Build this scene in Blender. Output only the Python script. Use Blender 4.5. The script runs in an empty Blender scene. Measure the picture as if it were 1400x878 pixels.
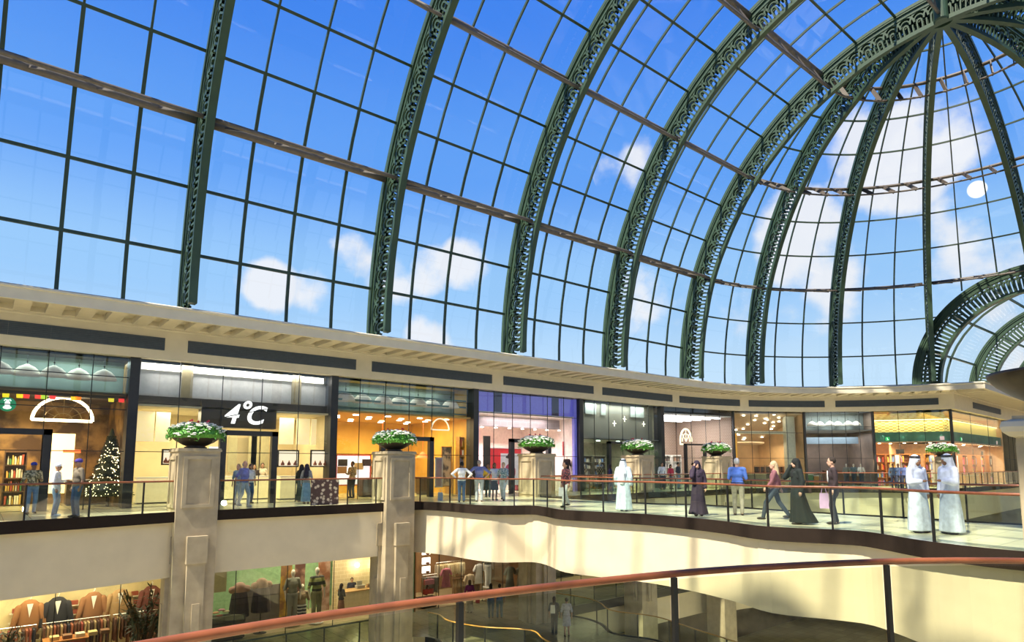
import bpy, bmesh, math, random
from math import sin, cos, tan, atan2, pi, radians, degrees, sqrt, hypot
from mathutils import Vector, Matrix
random.seed(7)
C = bpy.context.scene.collection
# ------------------------------------------------------------------ camera frame (metres; upper floor is z=0)
F, CY, PT, PS, EYE = 878.4362, 539.0034, radians(6.301055), radians(50.50875), 1.63
K = 1.13                                                    # metres per vault unit
AX = 9.0024*K                                               # y of the vault axis
XD = 38.5                                                   # x of the dome centre
RF = 18.37                                                  # shop front distance from the axis
X0, PITCH = 5.7734, 2.05185                                 # first rib, glazing pitch
BAY = 4*PITCH

def cam_dir(x, y):
    a = (x-700)/F; b = (CY-y)/F
    fy = cos(PT)-b*sin(PT); fz = sin(PT)+b*cos(PT)
    return Vector((a*sin(PS)+fy*cos(PS), -a*cos(PS)+fy*sin(PS), fz))
def on_z(x, y, z=0.0):
    d = cam_dir(x, y); t = (z-EYE)/d.z
    return Vector((d.x*t, d.y*t, z))
def on_plane(x, y, p, n):
    d = cam_dir(x, y); o = Vector((0, 0, EYE)); t = (Vector(p)-o).dot(n)/d.dot(n)
    return o+d*t
def project(P):
    r = P[0]*sin(PS)-P[1]*cos(PS); f = P[0]*cos(PS)+P[1]*sin(PS); z = P[2]-EYE
    Yc = f*cos(PT)+z*sin(PT); Zc = -f*sin(PT)+z*cos(PT)
    return 700+F*r/Yc, CY-F*Zc/Yc

# ------------------------------------------------------------------ materials
MATS = {}
def mat(name, col, rough=.6, metal=0., var=.08, scale=6., bump=0., emit=None, estr=0., spec=.5, detail=3., coords='Object', col2=None):
    if name in MATS: return MATS[name]
    m = bpy.data.materials.new(name); m.use_nodes = True
    nt = m.node_tree; b = nt.nodes['Principled BSDF']
    tc = nt.nodes.new('ShaderNodeTexCoord'); no = nt.nodes.new('ShaderNodeTexNoise')
    no.inputs['Scale'].default_value = scale; no.inputs['Detail'].default_value = detail
    nt.links.new(tc.outputs[coords], no.inputs['Vector'])
    cr = nt.nodes.new('ShaderNodeValToRGB')
    lo = tuple(max(0, c*(1-var)) for c in col); hi = tuple(min(1, c*(1+var)) for c in (col2 or col))
    cr.color_ramp.elements[0].position = .3; cr.color_ramp.elements[1].position = .7
    cr.color_ramp.elements[0].color = (*lo, 1); cr.color_ramp.elements[1].color = (*hi, 1)
    nt.links.new(no.outputs['Fac'], cr.inputs['Fac']); nt.links.new(cr.outputs['Color'], b.inputs['Base Color'])
    b.inputs['Roughness'].default_value = rough; b.inputs['Metallic'].default_value = metal
    b.inputs['Specular IOR Level'].default_value = spec
    if bump:
        bp = nt.nodes.new('ShaderNodeBump'); bp.inputs['Strength'].default_value = bump; bp.inputs['Distance'].default_value = .02
        nt.links.new(no.outputs['Fac'], bp.inputs['Height']); nt.links.new(bp.outputs['Normal'], b.inputs['Normal'])
    if emit:
        b.inputs['Emission Color'].default_value = (*emit, 1); b.inputs['Emission Strength'].default_value = estr
    MATS[name] = m
    return m
def glass(name, tint=(.95, .97, .96), gloss=.06, edge=.5, rough=.0):
    if name in MATS: return MATS[name]
    m = bpy.data.materials.new(name); m.use_nodes = True; nt = m.node_tree
    for n in list(nt.nodes): nt.nodes.remove(n)
    out = nt.nodes.new('ShaderNodeOutputMaterial'); mx = nt.nodes.new('ShaderNodeMixShader')
    t = nt.nodes.new('ShaderNodeBsdfTransparent'); g = nt.nodes.new('ShaderNodeBsdfGlossy')
    t.inputs['Color'].default_value = (*tint, 1); g.inputs['Roughness'].default_value = rough
    lw = nt.nodes.new('ShaderNodeLayerWeight'); lw.inputs['Blend'].default_value = .25
    mr = nt.nodes.new('ShaderNodeMapRange'); mr.inputs['To Min'].default_value = gloss; mr.inputs['To Max'].default_value = edge
    nt.links.new(lw.outputs['Fresnel'], mr.inputs['Value']); nt.links.new(mr.outputs['Result'], mx.inputs['Fac'])
    nt.links.new(t.outputs[0], mx.inputs[1]); nt.links.new(g.outputs[0], mx.inputs[2]); nt.links.new(mx.outputs[0], out.inputs['Surface'])
    MATS[name] = m
    return m
def pattern_mat(name, kind, c1, c2, scale=4., rough=.6, emit=0.):
    """stripes, checks, bricks, blotches as procedural patterns"""
    if name in MATS: return MATS[name]
    m = bpy.data.materials.new(name); m.use_nodes = True; nt = m.node_tree; b = nt.nodes['Principled BSDF']
    tc = nt.nodes.new('ShaderNodeTexCoord')
    if kind == 'voronoi':
        t = nt.nodes.new('ShaderNodeTexVoronoi'); t.inputs['Scale'].default_value = scale; o = t.outputs['Distance']
    elif kind == 'wave':
        t = nt.nodes.new('ShaderNodeTexWave'); t.bands_direction = 'Z'; t.inputs['Scale'].default_value = scale; o = t.outputs['Fac']
    elif kind == 'brick':
        t = nt.nodes.new('ShaderNodeTexBrick'); t.inputs['Scale'].default_value = scale; o = t.outputs['Fac']
    elif kind == 'checker':
        t = nt.nodes.new('ShaderNodeTexChecker'); t.inputs['Scale'].default_value = scale; o = t.outputs['Fac']
    else:
        t = nt.nodes.new('ShaderNodeTexNoise'); t.inputs['Scale'].default_value = scale; t.inputs['Detail'].default_value = 4; o = t.outputs['Fac']
    if kind in ('brick', 'checker'):
        sp = nt.nodes.new('ShaderNodeSeparateXYZ'); ad = nt.nodes.new('ShaderNodeMath'); cb_ = nt.nodes.new('ShaderNodeCombineXYZ')
        nt.links.new(tc.outputs['Object'], sp.inputs[0]); nt.links.new(sp.outputs[0], ad.inputs[0]); nt.links.new(sp.outputs[1], ad.inputs[1]); nt.links.new(ad.outputs[0], cb_.inputs[0]); nt.links.new(sp.outputs[2], cb_.inputs[1])
        nt.links.new(cb_.outputs[0], t.inputs['Vector'])
    else: nt.links.new(tc.outputs['Object'], t.inputs['Vector'])
    cr = nt.nodes.new('ShaderNodeValToRGB'); cr.color_ramp.elements[0].position = .42; cr.color_ramp.elements[1].position = .58
    if kind == 'voronoi': cr.color_ramp.elements[0].position = .3; cr.color_ramp.elements[1].position = .5
    cr.color_ramp.elements[0].color = (*c1, 1); cr.color_ramp.elements[1].color = (*c2, 1)
    nt.links.new(o, cr.inputs['Fac']); nt.links.new(cr.outputs['Color'], b.inputs['Base Color']); b.inputs['Roughness'].default_value = rough
    if emit:
        nt.links.new(cr.outputs['Color'], b.inputs['Emission Color']); b.inputs['Emission Strength'].default_value = emit
    MATS[name] = m
    return m
def emis(name, col, s):
    return mat(name, tuple(min(1, c) for c in col), emit=col, estr=s, var=.02)

# ------------------------------------------------------------------ mesh builder
class MB:
    def __init__(s): s.v = []; s.f = []; s.m = []; s.cur = 0
    def face(s, idx): s.f.append(tuple(idx)); s.m.append(s.cur)
    def box(s, c, d, M=None):
        cx, cy, cz = c; a, b, e = d[0]/2, d[1]/2, d[2]/2; n = len(s.v)
        for z in (-e, e):
            for x, y in ((-a, -b), (a, -b), (a, b), (-a, b)):
                p = Vector((cx+x, cy+y, cz+z)); s.v.append(M @ p if M else p)
        for q in ((0, 3, 2, 1), (4, 5, 6, 7), (0, 1, 5, 4), (1, 2, 6, 5), (2, 3, 7, 6), (3, 0, 4, 7)): s.face([n+i for i in q])
        return s
    def box2(s, lo, hi, M=None):
        return s.box([(a+b)/2 for a, b in zip(lo, hi)], [abs(b-a) for a, b in zip(lo, hi)], M)
    def bar(s, p, q, w, h=None, up=(0, 0, 1)):
        """rectangular bar from p to q"""
        p = Vector(p); q = Vector(q); h = h or w; d = (q-p).normalized(); u = Vector(up)
        if abs(d.dot(u)) > .98: u = Vector((1, 0, 0))
        a = d.cross(u).normalized()*w/2; b = a.normalized().cross(d).normalized()*h/2; n = len(s.v)
        for c in (p, q):
            for x, y in ((-1, -1), (1, -1), (1, 1), (-1, 1)): s.v.append(c+a*x+b*y)
        for g in ((0, 3, 2, 1), (4, 5, 6, 7), (0, 1, 5, 4), (1, 2, 6, 5), (2, 3, 7, 6), (3, 0, 4, 7)): s.face([n+i for i in g])
        return s
    def tube(s, pts, r, seg=8, closed=False):
        pts = [Vector(p) for p in pts]; N = len(pts); n = len(s.v)
        rr = r if isinstance(r, (list, tuple)) else [r]*N
        up = Vector((0, 0, 1)); prev = None
        for i, p in enumerate(pts):
            if closed: d = (pts[(i+1) % N]-pts[i-1]).normalized()
            else: d = (pts[min(i+1, N-1)]-pts[max(i-1, 0)]).normalized()
            if prev is None:
                a = d.cross(up)
                if a.length < 1e-3: a = d.cross(Vector((1, 0, 0)))
            else: a = prev-d*prev.dot(d)
            a.normalize(); prev = a; b = d.cross(a)
            for k in range(seg):
                t = 2*pi*k/seg; s.v.append(p+(a*cos(t)+b*sin(t))*rr[i])
        for i in range(N if closed else N-1):
            for k in range(seg):
                a0 = n+i*seg+k; a1 = n+i*seg+(k+1) % seg; j = (i+1) % N
                s.face((a0, a1, n+j*seg+(k+1) % seg, n+j*seg+k))
        if not closed:
            s.face([n+k for k in range(seg)][::-1]); s.face([n+(N-1)*seg+k for k in range(seg)])
        return s
    def lathe(s, prof, seg=24, c=(0, 0, 0), sx=1., sy=1.):
        n = len(s.v); c = Vector(c)
        for r, z in prof:
            for k in range(seg):
                t = 2*pi*k/seg; s.v.append(c+Vector((r*cos(t)*sx, r*sin(t)*sy, z)))
        for i in range(len(prof)-1):
            for k in range(seg):
                s.face((n+i*seg+k, n+i*seg+(k+1) % seg, n+(i+1)*seg+(k+1) % seg, n+(i+1)*seg+k))
        if prof[0][0] > 1e-4: s.face([n+k for k in range(seg)][::-1])
        if prof[-1][0] > 1e-4: s.face([n+(len(prof)-1)*seg+k for k in range(seg)])
        return s
    def ball(s, c, r, seg=10, rings=6, M=None):
        r = r if isinstance(r, (tuple, list)) else (r, r, r); n = len(s.v); c = Vector(c)
        for i in range(rings+1):
            th = pi*i/rings
            for k in range(seg):
                t = 2*pi*k/seg; p = Vector((r[0]*sin(th)*cos(t), r[1]*sin(th)*sin(t), -r[2]*cos(th)))
                s.v.append(c+(M @ p if M else p))
        for i in range(rings):
            for k in range(seg):
                s.face((n+i*seg+k, n+i*seg+(k+1) % seg, n+(i+1)*seg+(k+1) % seg, n+(i+1)*seg+k))
        return s
    def capsule(s, p, q, r0, r1, seg=10, flat=1.):
        """tapered closed limb; flat squeezes its front-back (local x) thickness"""
        p = Vector(p); q = Vector(q); d = q-p; L = d.length
        if L < 1e-5: return s.ball(p, r0)
        z = d/L; a = z.cross(Vector((0, 1, 0)))
        if a.length < .05: a = z.cross(Vector((1, 0, 0)))
        a.normalize(); b = z.cross(a); rows = []
        for i in range(4): t = -pi/2+pi/2*i/3.; rows.append((r0*cos(t), r0*sin(t)))
        for i in range(4): t = pi/2*i/3.; rows.append((r1*cos(t), L+r1*sin(t)))
        n = len(s.v)
        for r, h in rows:
            for k in range(seg):
                t = 2*pi*k/seg; s.v.append(p+z*h+a*(cos(t)*max(r, 1e-4)*flat)+b*(sin(t)*max(r, 1e-4)))
        for i in range(7):
            for k in range(seg):
                s.face((n+i*seg+k, n+i*seg+(k+1) % seg, n+(i+1)*seg+(k+1) % seg, n+(i+1)*seg+k))
        s.face([n+k for k in range(seg)][::-1]); s.face([n+7*seg+k for k in range(seg)])
        return s
    def poly(s, pts, z0, z1):
        """upright prism of an xy polygon (counterclockwise)"""
        n = len(s.v); N = len(pts)
        for z in (z0, z1):
            for p in pts: s.v.append(Vector((p[0], p[1], z)))
        s.face([n+i for i in range(N)][::-1]); s.face([n+N+i for i in range(N)])
        for i in range(N):
            j = (i+1) % N; s.face((n+i, n+j, n+N+j, n+N+i))
        return s
    def quad(s, a, b, c, d):
        n = len(s.v); s.v += [Vector(a), Vector(b), Vector(c), Vector(d)]; s.face((n, n+1, n+2, n+3)); return s
    def xform(s, M):
        s.v = [M @ Vector(p) for p in s.v]; return s
    def mesh(s, name, mats, smooth=False):
        me = bpy.data.meshes.new(name); me.from_pydata([tuple(p) for p in s.v], [], s.f)
        for m in (mats if isinstance(mats, (list, tuple)) else [mats]): me.materials.append(m)
        if any(s.m): me.polygons.foreach_set('material_index', s.m)
        if smooth: me.polygons.foreach_set('use_smooth', [True]*len(me.polygons))
        me.validate(); me.update()
        return me
def link(name, me, parent=None, M=None):
    o = bpy.data.objects.new(name, me); C.objects.link(o)
    if parent: o.parent = parent
    if M is not None: o.matrix_local = M
    return o
def build(name, mb, m, parent=None, smooth=False, M=None):
    return link(name, mb.mesh(name, m, smooth), parent, M)
def tag(o, label, cat, group=None):
    o['label'] = label; o['category'] = cat
    if group: o['group'] = group
    return o
def thing(name, label, cat, loc=(0, 0, 0), rz=0., group=None, parent=None):
    o = bpy.data.objects.new(name, None); C.objects.link(o); o.location = loc; o.rotation_euler = (0, 0, rz)
    o.empty_display_size = .2
    return tag(o, label, cat, group)
def struct(o):
    o['kind'] = 'structure'; return o
def stuffy(o):
    o['kind'] = 'stuff'; return o
KIDS = {}
def dup(root, label=None, group=None, **kw):
    def cp(o, par):
        c = o.copy(); C.objects.link(c)
        if par: c.parent = par; c.matrix_parent_inverse = o.matrix_parent_inverse.copy()
        for k in [q for q in ALLKIDS(o)]: cp(k, c)
        return c
    r = cp(root, None)
    if label: r['label'] = label
    if group: r['group'] = group
    if 'loc' in kw: r.location = kw['loc']
    if 'rz' in kw: r.rotation_euler = (0, 0, kw['rz'])
    if 'scale' in kw: r.scale = (kw['scale'],)*3
    return r
def ALLKIDS(o): return list(o.children)
ORD = ['first', 'second', 'third', 'fourth', 'fifth', 'sixth', 'seventh', 'eighth', 'ninth', 'tenth', 'eleventh', 'twelfth', 'thirteenth', 'fourteenth', 'fifteenth', 'sixteenth', 'seventeenth', 'eighteenth']

def offset_path(path, d):
    """polyline shifted sideways (left of travel) by d with mitred corners"""
    out = []; N = len(path)
    for i in range(N):
        p = Vector(path[i]).to_2d()
        a = (p-Vector(path[i-1]).to_2d()).normalized() if i > 0 else None
        b = (Vector(path[i+1]).to_2d()-p).normalized() if i < N-1 else None
        if a is None: a = b
        if b is None: b = a
        na = Vector((-a.y, a.x)); nb = Vector((-b.y, b.x)); m = (na+nb)
        if m.length < 1e-6: m = na
        m.normalize(); s = 1/max(.35, m.dot(na))
        out.append(p+m*d*s)
    return out
def sweep(mb, path, prof, cap=True):
    """sweep a closed (offset, z) profile along an xy polyline"""
    cols = [offset_path(path, o) for o, z in prof]; n = len(mb.v); P = len(prof)
    for i in range(len(path)):
        for k in range(P): mb.v.append(Vector((cols[k][i].x, cols[k][i].y, prof[k][1])))
    for i in range(len(path)-1):
        for k in range(P):
            j = (k+1) % P; mb.face((n+i*P+k, n+i*P+j, n+(i+1)*P+j, n+(i+1)*P+k))
    if cap: mb.face([n+k for k in range(P)]); mb.face([n+(len(path)-1)*P+k for k in range(P)][::-1])
    return mb
def path_len(path):
    L = [0.]
    for a, b in zip(path, path[1:]): L.append(L[-1]+(Vector(b)-Vector(a)).length)
    return L
def path_at(path, s):
    L = path_len(path); s = max(0, min(L[-1]-1e-6, s))
    for i in range(len(L)-1):
        if L[i+1] >= s:
            t = (s-L[i])/max(1e-9, L[i+1]-L[i]); a = Vector(path[i]); b = Vector(path[i+1]); return a.lerp(b, t), (b-a).normalized()
def smooth_path(pts, n=6):
    """Catmull-Rom through 2D points"""
    P = [Vector(p).to_2d() for p in pts]; out = []
    for i in range(len(P)-1):
        p0 = P[max(0, i-1)]; p1 = P[i]; p2 = P[i+1]; p3 = P[min(len(P)-1, i+2)]
        for k in range(n):
            t = k/n
            out.append(.5*((2*p1)+(p2-p0)*t+(2*p0-5*p1+4*p2-p3)*t*t+(-p0+3*p1-3*p2+p3)*t**3))
    out.append(P[-1]); return out
# ------------------------------------------------------------------ palette
M_green = mat('rib_green_paint', (.030, .062, .036), .5, var=.12, scale=3)
M_purl = mat('truss_brown_steel', (.12, .10, .09), .55, var=.15, scale=5)
M_bar = mat('glazing_bar_green', (.025, .05, .032), .5)
M_cornice = mat('cornice_plaster', (.68, .61, .48), .85, var=.04, scale=2)
M_fascia = mat('cream_plaster', (.70, .60, .42), .9, var=.04, scale=1.5)
M_kerb = mat('dark_brown_kerb', (.024, .016, .012), .75, spec=.15)
M_stone = mat('limestone_cladding', (.42, .345, .23), .8, var=.13, scale=2.5, bump=.15, detail=6)
M_grille = mat('slate_grille', (.075, .095, .125), .6)
M_post = mat('dark_grey_metal', (.035, .036, .04), .45, metal=.3)
M_black = mat('black_metal', (.012, .012, .013), .4)
M_wood = mat('red_brown_handrail', (.24, .075, .03), .4, var=.2, scale=9)
M_white = mat('white_plaster', (.78, .76, .72), .8, var=.03)
M_soil = mat('dark_soil', (.03, .02, .012), .95)
M_bronze = mat('dark_bronze_bowl', (.035, .026, .018), .42, metal=.3, var=.3)
M_leaf = mat('leaf_green', (.09, .30, .04), .6, var=.4, scale=20)
M_blossom = mat('white_petal', (.86, .86, .82), .7)
M_red = mat('red_petal', (.62, .03, .08), .6)
G_vault = glass('vault_glass', (.965, .98, 1.), .035, .35)
G_rail = glass('balustrade_glass', (.78, .87, .77), .05, .4)
G_near = glass('near_glass', (.74, .79, .66), .035, .3)
G_shop = glass('shop_glass', (.93, .95, .93), .07, .5)
def floor_mat(name, c1, c2, mortar, scale, rough=.22):
    m = bpy.data.materials.new(name); m.use_nodes = True; nt = m.node_tree; b = nt.nodes['Principled BSDF']
    tc = nt.nodes.new('ShaderNodeTexCoord'); br = nt.nodes.new('ShaderNodeTexBrick'); br.offset = 0
    br.inputs['Scale'].default_value = scale; br.inputs['Color1'].default_value = (*c1, 1); br.inputs['Color2'].default_value = (*c2, 1)
    br.inputs['Mortar'].default_value = (*mortar, 1); br.inputs['Mortar Size'].default_value = .008; br.inputs['Brick Width'].default_value = .6; br.inputs['Row Height'].default_value = .6
    nt.links.new(tc.outputs['Object'], br.inputs['Vector']); nt.links.new(br.outputs['Color'], b.inputs['Base Color'])
    b.inputs['Roughness'].default_value = rough
    MATS[name] = m; return m
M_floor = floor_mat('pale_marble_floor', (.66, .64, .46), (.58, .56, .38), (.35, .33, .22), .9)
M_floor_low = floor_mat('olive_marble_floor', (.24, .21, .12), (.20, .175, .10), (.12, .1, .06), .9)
M_floor_ground = floor_mat('ground_marble_floor', (.62, .58, .36), (.5, .46, .28), (.3, .26, .15), .7)
# ------------------------------------------------------------------ glazed vault
KN = [0, 1, 2, 4, 5, 7, 8, 10, 12]
HZ = [(15.36, 5.16), (15.2381, 7.3984), (14.8428, 9.669), (13.2785, 13.9295), (12.1407, 15.8459), (9.2635, 19.0927), (7.5761, 20.3504), (3.8401, 22.0702), (0, 22.58)]
ZC = 7.385
KTH = [atan2(z-ZC, h) for h, z in HZ]; KR = [hypot(z-ZC, h) for h, z in HZ]
def polar(t):
    m = t > 12; t = 24-t if m else t
    for i in range(len(KN)-1):
        if t <= KN[i+1]+1e-9:
            u = (t-KN[i])/(KN[i+1]-KN[i]); u2 = u
            th = KTH[i]*(1-u)+KTH[i+1]*u; r = KR[i]*(1-u2)+KR[i+1]*u2
            break
    return (pi-th if m else th), r
def vault_pt(t, d=0.):
    """(distance from axis, height) of row t at depth d (m) inside the glass"""
    th, r = polar(t); r = r*K-d
    return r*cos(th), r*sin(th)+ZC*K+EYE
def rib_parts(t0, t1, units_per_row=3, depth=1.68, pt=vault_pt, wid=.30, scale=1.):
    """four meshes of an openwork arched rib in its own plane: (radial y, z); x is the thickness"""
    def P(s, d, w): h, z = pt(s, d); return Vector((w, h, z))
    N = int((t1-t0)*5); ss = [t0+(t1-t0)*i/N for i in range(N+1)]
    def band(mb, d0, d1, w):
        n = len(mb.v)
        for s in ss:
            for d, x in ((d0, -w), (d0, w), (d1, w), (d1, -w)): mb.v.append(P(s, d, x))
        for i in range(N):
            for k in range(4):
                j = (k+1) % 4; mb.face((n+i*4+k, n+i*4+j, n+(i+1)*4+j, n+(i+1)*4+k))
        mb.face((n, n+1, n+2, n+3)); mb.face([n+N*4+k for k in (3, 2, 1, 0)])
    outer = MB(); band(outer, -.16, .02, .17); band(outer, .08, .15, .19); band(outer, .02, .36*scale, .12); band(outer, .34*scale, .40*scale, .16)
    inner = MB(); band(inner, depth-.12, depth, wid/2); band(inner, depth-.24, depth-.12, .13)
    orn = MB(); th = .045; offs = (-.085, .085)
    def strip(pts, w):
        for o in offs: strip1(pts, w, o)
    def strip1(pts, w, o):
        n = len(orn.v)
        for i, (s, d) in enumerate(pts):
            a = pts[max(0, i-1)]; b = pts[min(len(pts)-1, i+1)]
            ta = (b[0]-a[0])*ROW; tb = b[1]-a[1]; L = hypot(ta, tb) or 1; nx, ny = -tb/L*w/2/ROW, ta/L*w/2
            for sg, x in ((-1, o-th), (1, o-th), (1, o+th), (-1, o+th)): orn.v.append(P(s+nx*sg, d+ny*sg, x))
        for i in range(len(pts)-1):
            for k in range(4):
                j = (k+1) % 4; orn.face((n+i*4+k, n+i*4+j, n+(i+1)*4+j, n+(i+1)*4+k))
    ROW = 2.5 if pt is vault_pt else 1.25
    nu = int((t1-t0)*units_per_row); du = (t1-t0)/nu; half = du*ROW*.665
    for i in range(nu):
        s0 = t0+(i+.5)*du; base = .34*scale+half*1.05
        strip([(s0+half*cos(a)/ROW, base-half*sin(a)) for a in [pi*k/8 for k in range(9)]], .115)
        hb = half*.27 if pt is vault_pt else half*.45; b2 = base+.10
        strip([(s0+hb*cos(a)/ROW, b2-hb*sin(a)) for a in [pi*k/6 for k in range(7)]], .10)
        for q in (-hb, hb, du*ROW/2): strip([(s0+q/ROW, b2), (s0+q/ROW, depth-.15)], .085)
        if pt is vault_pt: strip([(s0+.29*cos(a)/ROW, base-.04-.29*sin(a)) for a in [pi*k/6 for k in range(7)]], .07)
    return outer, orn, inner
o_, w_, i_ = rib_parts(0, 24)
ME_full = [m.mesh(n, M_green) for m, n in ((o_, 'outer_flange'), (w_, 'openwork_web'), (i_, 'inner_flange'))]
o_, w_, i_ = rib_parts(0, 11.75)
ME_half = [m.mesh(n, M_green) for m, n in ((o_, 'outer_flange'), (w_, 'openwork_web'), (i_, 'inner_flange'))]
o_, w_, i_ = rib_parts(3.2, 11.75)
ME_short = [m.mesh(n, M_green) for m, n in ((o_, 'outer_flange'), (w_, 'openwork_web'), (i_, 'inner_flange'))]
def rib(name, mes, loc, rz, label, visible=True):
    r = thing(name, label, 'arched rib', loc, rz, 'green openwork ribs of the glass vault')
    for me in mes: link(me.name, me, r)
    if not visible:
        for k in ('label', 'category', 'group'): del r[k]
        r['kind'] = 'structure'; r.name = 'trim_1'
    return r
RIBX = [X0+BAY*i for i in range(5)]
say = ['leftmost green openwork arched rib, the first to cross the blue sky',
       'second green openwork arched rib from the left, rising right of the largest glass bay',
       'third green openwork arched rib from the left, middle of the barrel vault',
       'fourth green openwork arched rib from the left, just before the end arch of the barrel',
       'great green openwork end arch of the barrel vault, reaching the dome hub']
for i, x in enumerate(RIBX): rib('vault_rib', ME_full, (x, AX, 0), 0, say[i])
for i in range(-5, 0): rib('vault_rib', ME_full, (X0+BAY*i, AX, 0), 0, 'x', False)
dsay = ['first slim dome rib right of the great end arch', 'second slim dome rib, standing left of the tall middle one',
        'dome rib standing in front of the foot of the small side arch', 'dome rib ending above the crown of the small side arch',
        'dome rib fanning out to the upper right corner below the hub', 'dome rib leaving the hub almost level towards the right edge',
        'last dome rib tight beside the great end arch at the right edge']
for k in range(1, 8):
    r = rib('dome_rib', ME_short if k == 4 else ME_half, (XD, AX, 0), -radians(22.5*k), dsay[k-1])
hub = MB().lathe([(.02, 0), (.3, 0), (.36, .08), (.36, 1.3), (.3, 1.4), (.02, 1.45)], 20)
hubz = vault_pt(12, 0)[1]-1.68
h_ = build('dome_hub', hub, M_green, M=Matrix.Translation((XD-.05, AX, hubz)))
tag(h_, 'round green hub where all the dome ribs meet at the crown', 'hub')

# thin glazing grids and panes of the barrel bays
nwin = 0
def glazed_bay(x0, x1, cols, visible):
    global nwin; nwin += 1
    g = MB(); N = 48; ss = [24*i/N for i in range(N+1)]; n = 0
    for s in ss:
        h, z = vault_pt(s, 0)
        g.v += [Vector((x0, AX+h, z)), Vector((x1, AX+h, z))]
    for i in range(N): g.face((2*i, 2*i+1, 2*i+3, 2*i+2))
    w = struct(build('window_%d' % nwin, g, G_vault))
    b = MB()
    for c in range(1, cols):
        x = x0+(x1-x0)*c/cols
        for i in range(N):
            a, q = vault_pt(ss[i], .04), vault_pt(ss[i+1], .04)
            b.bar((x, AX+a[0], a[1]), (x, AX+q[0], q[1]), .075, .13, up=(0, a[0], a[1]-10))
    for r in range(1, 24):
        if r % 3 == 0: continue
        h, z = vault_pt(r, .04); th = polar(r)[0]
        b.bar((x0, AX+h, z), (x1, AX+h, z), .12, .09, up=(0, cos(th), sin(th)))
    build('glazing_grid', b, M_bar, w)
for i in range(-5, 4): glazed_bay(X0+BAY*i, X0+BAY*(i+1), 4, i >= -1)

# purlin trusses
def truss(pf, label, n=8, group='brown lattice trusses linking the ribs', a_=.17, b_=.095, br=.09, nb=4):
    """pf(u, d) -> point along the truss"""
    t = thing('purlin_truss', label, 'truss', group=group)
    d0, d1 = .12, 1.32
    a = MB().tube([pf(u/n, d0) for u in range(n+1)], a_, 8); build('outer_chord', a, M_purl, t, True)
    a = MB().tube([pf(u/n, d1) for u in range(n+1)], b_, 8); build('inner_chord', a, M_purl, t, True)
    for k in range(nb):
        u = (k+.5)/nb
        build('brace', MB().bar(pf(u-.055, d0), pf(u+.055, d1), .06, br), M_purl, t)
LV = {3: 'lowest', 6: 'middle', 9: 'upper', 12: 'crown', 15: 'far upper', 18: 'far middle', 21: 'far lowest'}
bsay = ['in the bay cut by the left edge', 'between the first and second ribs', 'between the second and third ribs', 'between the third and fourth ribs', 'between the fourth rib and the end arch']
for i in range(-5, 4):
    for r in (3, 6, 9, 12, 15, 18, 21):
        x0, x1 = X0+BAY*i+.2, X0+BAY*(i+1)-.2
        def pf(u, d, r=r, x0=x0, x1=x1):
            h, z = vault_pt(r, d); return Vector((x0+(x1-x0)*u, AX+h, z))
        if i >= -1 and r <= 12 and not (i == -1 and r > 3) and not (i == 0 and r > 3) and not (r == 12 and i < 3) and not (r == 9 and i < 1):
            truss(pf, '%s brown lattice truss %s' % (LV[r], bsay[i+1]))
        else:
            m = MB().tube([pf(0, .12), pf(1, .12)], .10, 8).tube([pf(0, 1.32), pf(1, 1.32)], .075, 8)
            for k in range(4): m.bar(pf((k+.5)/4-.055, .12), pf((k+.5)/4+.055, 1.32), .07, .22)
            struct(build('trim_2', m, M_purl))
ssay = ['beside the great end arch', 'in the second dome sector', 'in the third dome sector', 'in the dome sector left of the near-vertical rib top', 'over the crown of the side arch',
        'far right above the side arch', 'in the seventh dome sector', 'in the eighth dome sector']
for k in range(8):
    for r in (3, 6, 9):
        a0, a1 = radians(22.5*k+1), radians(22.5*(k+1)-1)
        def pf(u, d, r=r, a0=a0, a1=a1):
            h, z = vault_pt(r, d); an = a0+(a1-a0)*u; return Vector((XD+h*sin(an), AX+h*cos(an), z))
        if k < 5 or (k == 5 and r > 3): truss(pf, '%s curved ring truss %s of the dome' % (LV[r], ['next to the end arch', 'between first and second slim ribs', 'between second and third slim ribs', 'right of the third slim rib', 'right of the fourth slim rib', 'right of the fifth slim rib'][k]), group='curved ring trusses of the dome', a_=.115, b_=.065, br=.24, nb=3 if r < 9 else 2)
        else:
            m = MB().tube([pf(u/6, .12) for u in range(7)], .10).tube([pf(u/6, 1.32) for u in range(7)], .075)
            struct(build('trim_3', m, M_purl))
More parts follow.
